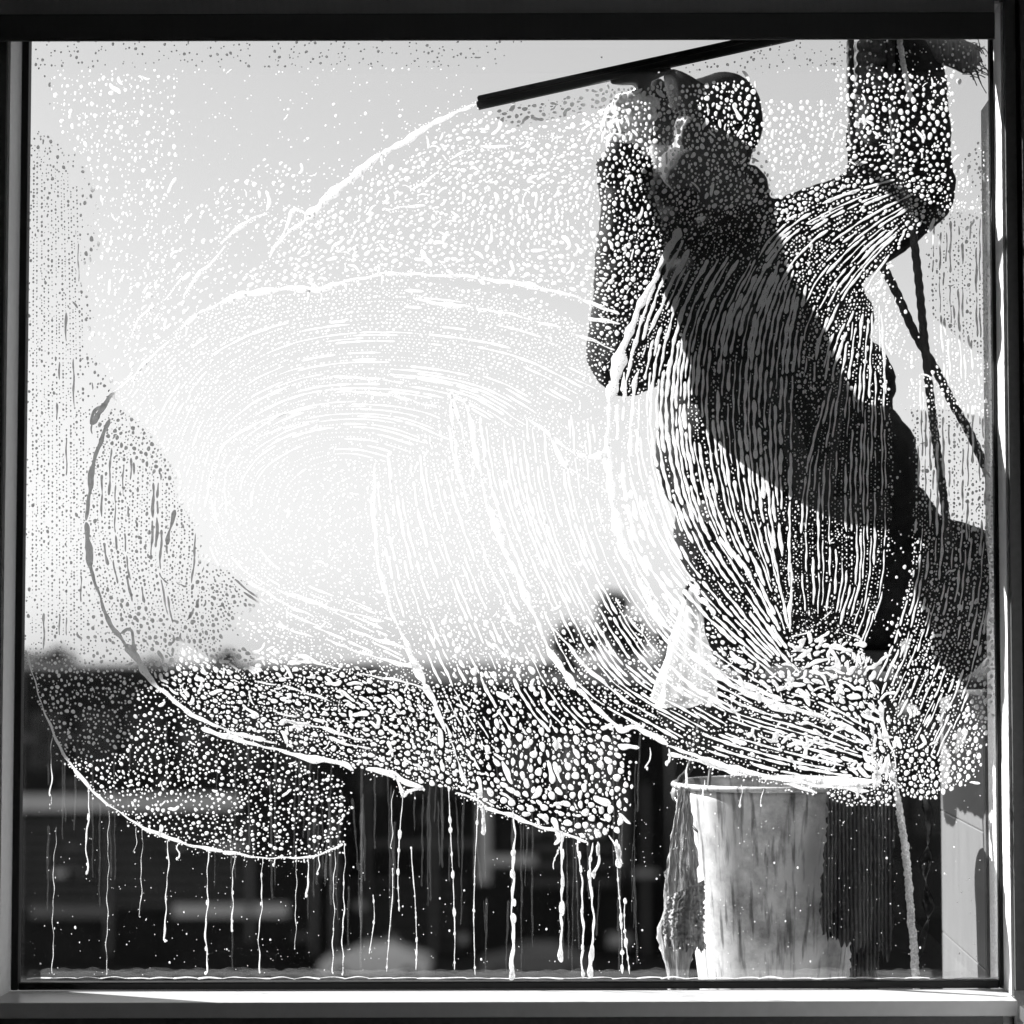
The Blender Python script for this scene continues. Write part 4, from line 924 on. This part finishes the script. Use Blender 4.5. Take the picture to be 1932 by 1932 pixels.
# a swath the squeegee has already wiped (dry band) over the dark coat
for pts, r in (([(1690, 690), (1702, 820), (1704, 940), (1698, 1060), (1676, 1160), (1650, 1230)], 17),):
    for x, y in vpath(pts, 4): stamp(x, y, r)
sqm = raster([(890, 178), (1432, 62), (1440, 88), (905, 210)]); occ |= sqm | raster([(1005, 74), (1430, 74), (900, 195), (890, 160)])
for poly, cov, (r0, rm, r1), elo, worm in ZONES:
    r0, rm, r1 = r0 * .75, rm * .72, r1 * .85; cov *= 1.12
    m = raster(poly); ys, xs = np.nonzero(m); A = len(xs)
    if A == 0: continue
    got = float((occ & m).sum()) * .5; want = cov * A - got
    if want <= 0: want = .04 * A
    mean = math.pi * (rm * 1.25) ** 2
    N = int(want / mean * 1.9) + 20
    rs = np.sort(np.clip(rm * np.exp(RNG.normal(-.05, .45, N)), r0, r1))[::-1]
    acc = 0.0
    for r in rs:
        for _try in range(5):
            i = RNG.integers(A); x, y = xs[i] + RNG.normal(0, 5), ys[i] + RNG.random()
            if free(x, y, r + .7) or RNG.random() < .02: break
        else: continue
        if acc > want * 1.15: break
        if RNG.random() < worm:
            a = angle_at(x, y) + RNG.normal(0, .45); L = r * RNG.uniform(3.5, 8); pts = [(x, y)]
            for _ in range(4):
                a += RNG.normal(0, .38); pts.append((pts[-1][0] + math.cos(a) * L / 4, pts[-1][1] + math.sin(a) * L / 4))
            line(streaks, pts, r * .66, r * .66, .7, .45); acc += L * r * 1.3
        else:
            e = min(2.3, 1 + (elo - 1) * RNG.gamma(2, .42)); a = angle_at(x, y) + RNG.normal(0, .18)
            drops.dome(x, y, r / math.sqrt(e), e, a, .10, .12, RNG.uniform(0, .25) if RNG.random() < .3 and r > 3 else 0)
            stamp(x, y, r * 1.0 + .6)
            if e > 1.5:
                for s in (-1, 1): stamp(x + s * math.cos(a) * r * .8, y + s * math.sin(a) * r * .8, r * .6)
            acc += math.pi * r * r
    # the finest beads fill what is left between
    for _ in range(int(A * cov * .030)):
        i = RNG.integers(A); x, y = xs[i], ys[i]; r = RNG.uniform(.8, 1.5)
        if free(x, y, r + .9): drops.dome(x, y, r, RNG.uniform(1, 1.3), 1.57, .06); stamp(x, y, r + .6)
# dust and splashes on the clean glass
lowm = raster([(50, 1500), (300, 1590), (600, 1630), (1180, 1600), (1240, 1430), (1330, 1460), (1560, 1520), (1700, 1540), (1850, 1500), (1850, 1840), (50, 1840)]); ys, xs = np.nonzero(lowm & ~occ)
for i in RNG.integers(0, len(xs), 620): drops.dome(xs[i], ys[i], RNG.uniform(.45, 1.0) * (2.2 if RNG.random() < .05 else 1), RNG.uniform(1, 1.5), 1.57, .05)

film = Soap()
for k in range(95):
    if k < 55: x, y = RNG.uniform(60, 1230), RNG.uniform(1330, 1560); L = RNG.uniform(60, 340)
    else: x, y = RNG.uniform(600, 1200), RNG.uniform(1480, 1700); L = RNG.uniform(60, 200)
    e = min(1840, y + L); dx = RNG.normal(0, 3)
    line(film, [(x, y), (x + dx, (y + e) / 2), (x + dx * 1.6, e)], RNG.uniform(.8, 2.6), RNG.uniform(.8, 2.2), .6, .3)
for k in range(3): line(film, [(50, 1841 - 3 * k), (500, 1840 - 3 * k), (1000, 1841 - 2 * k), (1500, 1840 - 3 * k), (1845, 1841 - 2 * k)], 7, 7, .8, .4)
stuff(obj('soap_film', film.mesh('soap_film', .0033), M['film'], None, True), 'faint vertical smears of thin soap film on the lower glass', 'soap')
stuff(obj('soap_drops', drops.mesh('soap_drops'), M['foam'], None, True), 'countless white soap drops beaded over the wet glass', 'soap')
stuff(obj('soap_streaks', streaks.mesh('soap_streaks'), M['foam'], None, True), 'curved white foam streaks left by the washing strokes on the glass', 'soap')

# --- single runs trickling down the lower glass
def run(pts, w, label, beads=0, film=True, head=True):
    w *= .62; s = Soap(); line(s, [(a_ + RNG.normal(0, 1.8) * (0 < k_), c_) for k_, (a_, c_) in enumerate(pts)], w * .5, w, 1.3, .5)
    q = vpath(pts, 3)
    if head: s.dome(q[-1][0], q[-1][1], w * 1.9, 1.5, 1.57, .08)
    for _ in range(beads):
        i = RNG.integers(3, len(q)); s.dome(q[i][0], q[i][1] , RNG.uniform(1.2, 1.9) * w, RNG.uniform(1.4, 3.5), 1.57, .08)
    o = obj('soap_drip', s.mesh('soap_drip'), M['foam'], None, True); return tag(o, label, 'drip', 'soap runs on the lower glass')
def beadrun(x, y0, y1, label, w=4, sway=6):
    w *= .72; s = Soap(); y = y0; ph = RNG.random() * 6
    pth = [(x + sway * math.sin(t * 3 + ph), y0 + (y1 - y0) * t) for t in np.linspace(0, 1, 8)]; q = vpath(pth, 3)
    line(s, pth, .7, .7, .3, .4)
    while y < y1:
        r = w * RNG.uniform(.5, 1.5); xx = np.interp(y, q[:, 1], q[:, 0]); s.dome(xx, y, r * .75, RNG.uniform(1.3, 3.2), 1.57, .10); y += r * 3 + RNG.gamma(1.5, 16)
    o = obj('soap_drip', s.mesh('soap_drip'), M['foam'], None, True); return tag(o, label, 'drip', 'soap runs on the lower glass')
ALLRUN = {}
R_ = 'thin white soap run trickling straight down the clean lower glass'
Q_ = 'broken run of oval soap beads on the clean lower glass'
for x, y0, y1, w_ in ((98, 1390, 1500, 1.6), (98, 1500, 1518, 1), (168, 1480, 1646, 2.2), (205, 1530, 1838, .8), (258, 1560, 1608, 1), (268, 1560, 1730, .8), (316, 1585, 1775, 2.0), (338, 1590, 1620, 2), (392, 1604, 1836, 2.2), (442, 1612, 1756, 1.8), (494, 1618, 1834, 1.6), (520, 1618, 1632, 2), (582, 1618, 1690, 2.2), (603, 1606, 1648, 2), (632, 1606, 1836, 1.2), (650, 1590, 1838, 1.6), (560, 1600, 1790, .8), (742, 1490, 1600, .9),
                       (1262, 1412, 1440, 3.0), (1298, 1440, 1482, 3.0), (1330, 1470, 1500, 2.0), (1400, 1480, 1520, 2.2), (1440, 1480, 1520, 1.6), (1225, 1410, 1450, 2.0), (106, 1560, 1838, .8)):
    ALLRUN.setdefault(R_, []).append((x, run([(x, y0), (x - 1.5, (y0 * 2 + y1) / 3), (x - 3, (y0 + 2 * y1) / 3), (x - 4, y1)], w_, R_, 2 if y1 - y0 > 120 else 0)))
for x, y0, y1, w_ in ((757, 1500, 1720, 4.5), (780, 1600, 1830, 3), (852, 1490, 1830, 5), (900, 1500, 1840, 3.4), (700, 1690, 1800, 3), (1050, 1600, 1640, 3), (735, 1640, 1834, 2.6), (1168, 1600, 1830, 6), (1184, 1700, 1838, 5)):
    ALLRUN.setdefault(Q_, []).append((x, beadrun(x, y0, y1, Q_, w_)))
W_ = 'thick white soap run reaching down from the wavy suds edge'
for pts, w_ in (([(968, 1530), (970, 1580), (967, 1640), (970, 1700), (966, 1780), (966, 1842)], 5.0), ([(1060, 1570), (1062, 1640), (1060, 1720), (1058, 1808)], 4.4), ([(1088, 1578), (1096, 1640), (1098, 1720), (1100, 1838)], 3.4), ([(1120, 1590), (1112, 1640), (1118, 1700), (1118, 1780), (1114, 1838)], 4.4), ([(1128, 1588), (1128, 1620), (1120, 1650)], 3.6), ([(1150, 1575), (1166, 1600), (1168, 1630)], 4.5), ([(912, 1520), (912, 1570)], 3.6)):
    ALLRUN.setdefault(W_, []).append((pts[0][0], run(pts, w_, W_, 5)))
ORD = 'first second third fourth fifth sixth seventh eighth ninth tenth eleventh twelfth thirteenth fourteenth fifteenth sixteenth seventeenth eighteenth nineteenth twentieth'.split() + ['twenty-' + k for k in 'first second third fourth fifth sixth seventh eighth'.split()]
for base_, lst in ALLRUN.items():
    for k, (x_, o_) in enumerate(sorted(lst, key=lambda t: t[0])):
        o_['label'] = base_.replace(' on the clean lower glass', '').replace(' straight down the clean lower glass', ' down the lower glass') + ', ' + ORD[k] + ' from the left'
print('SOAP', drops.n, streaks.n, len(np.concatenate(drops.F)) + len(np.concatenate(streaks.F)))
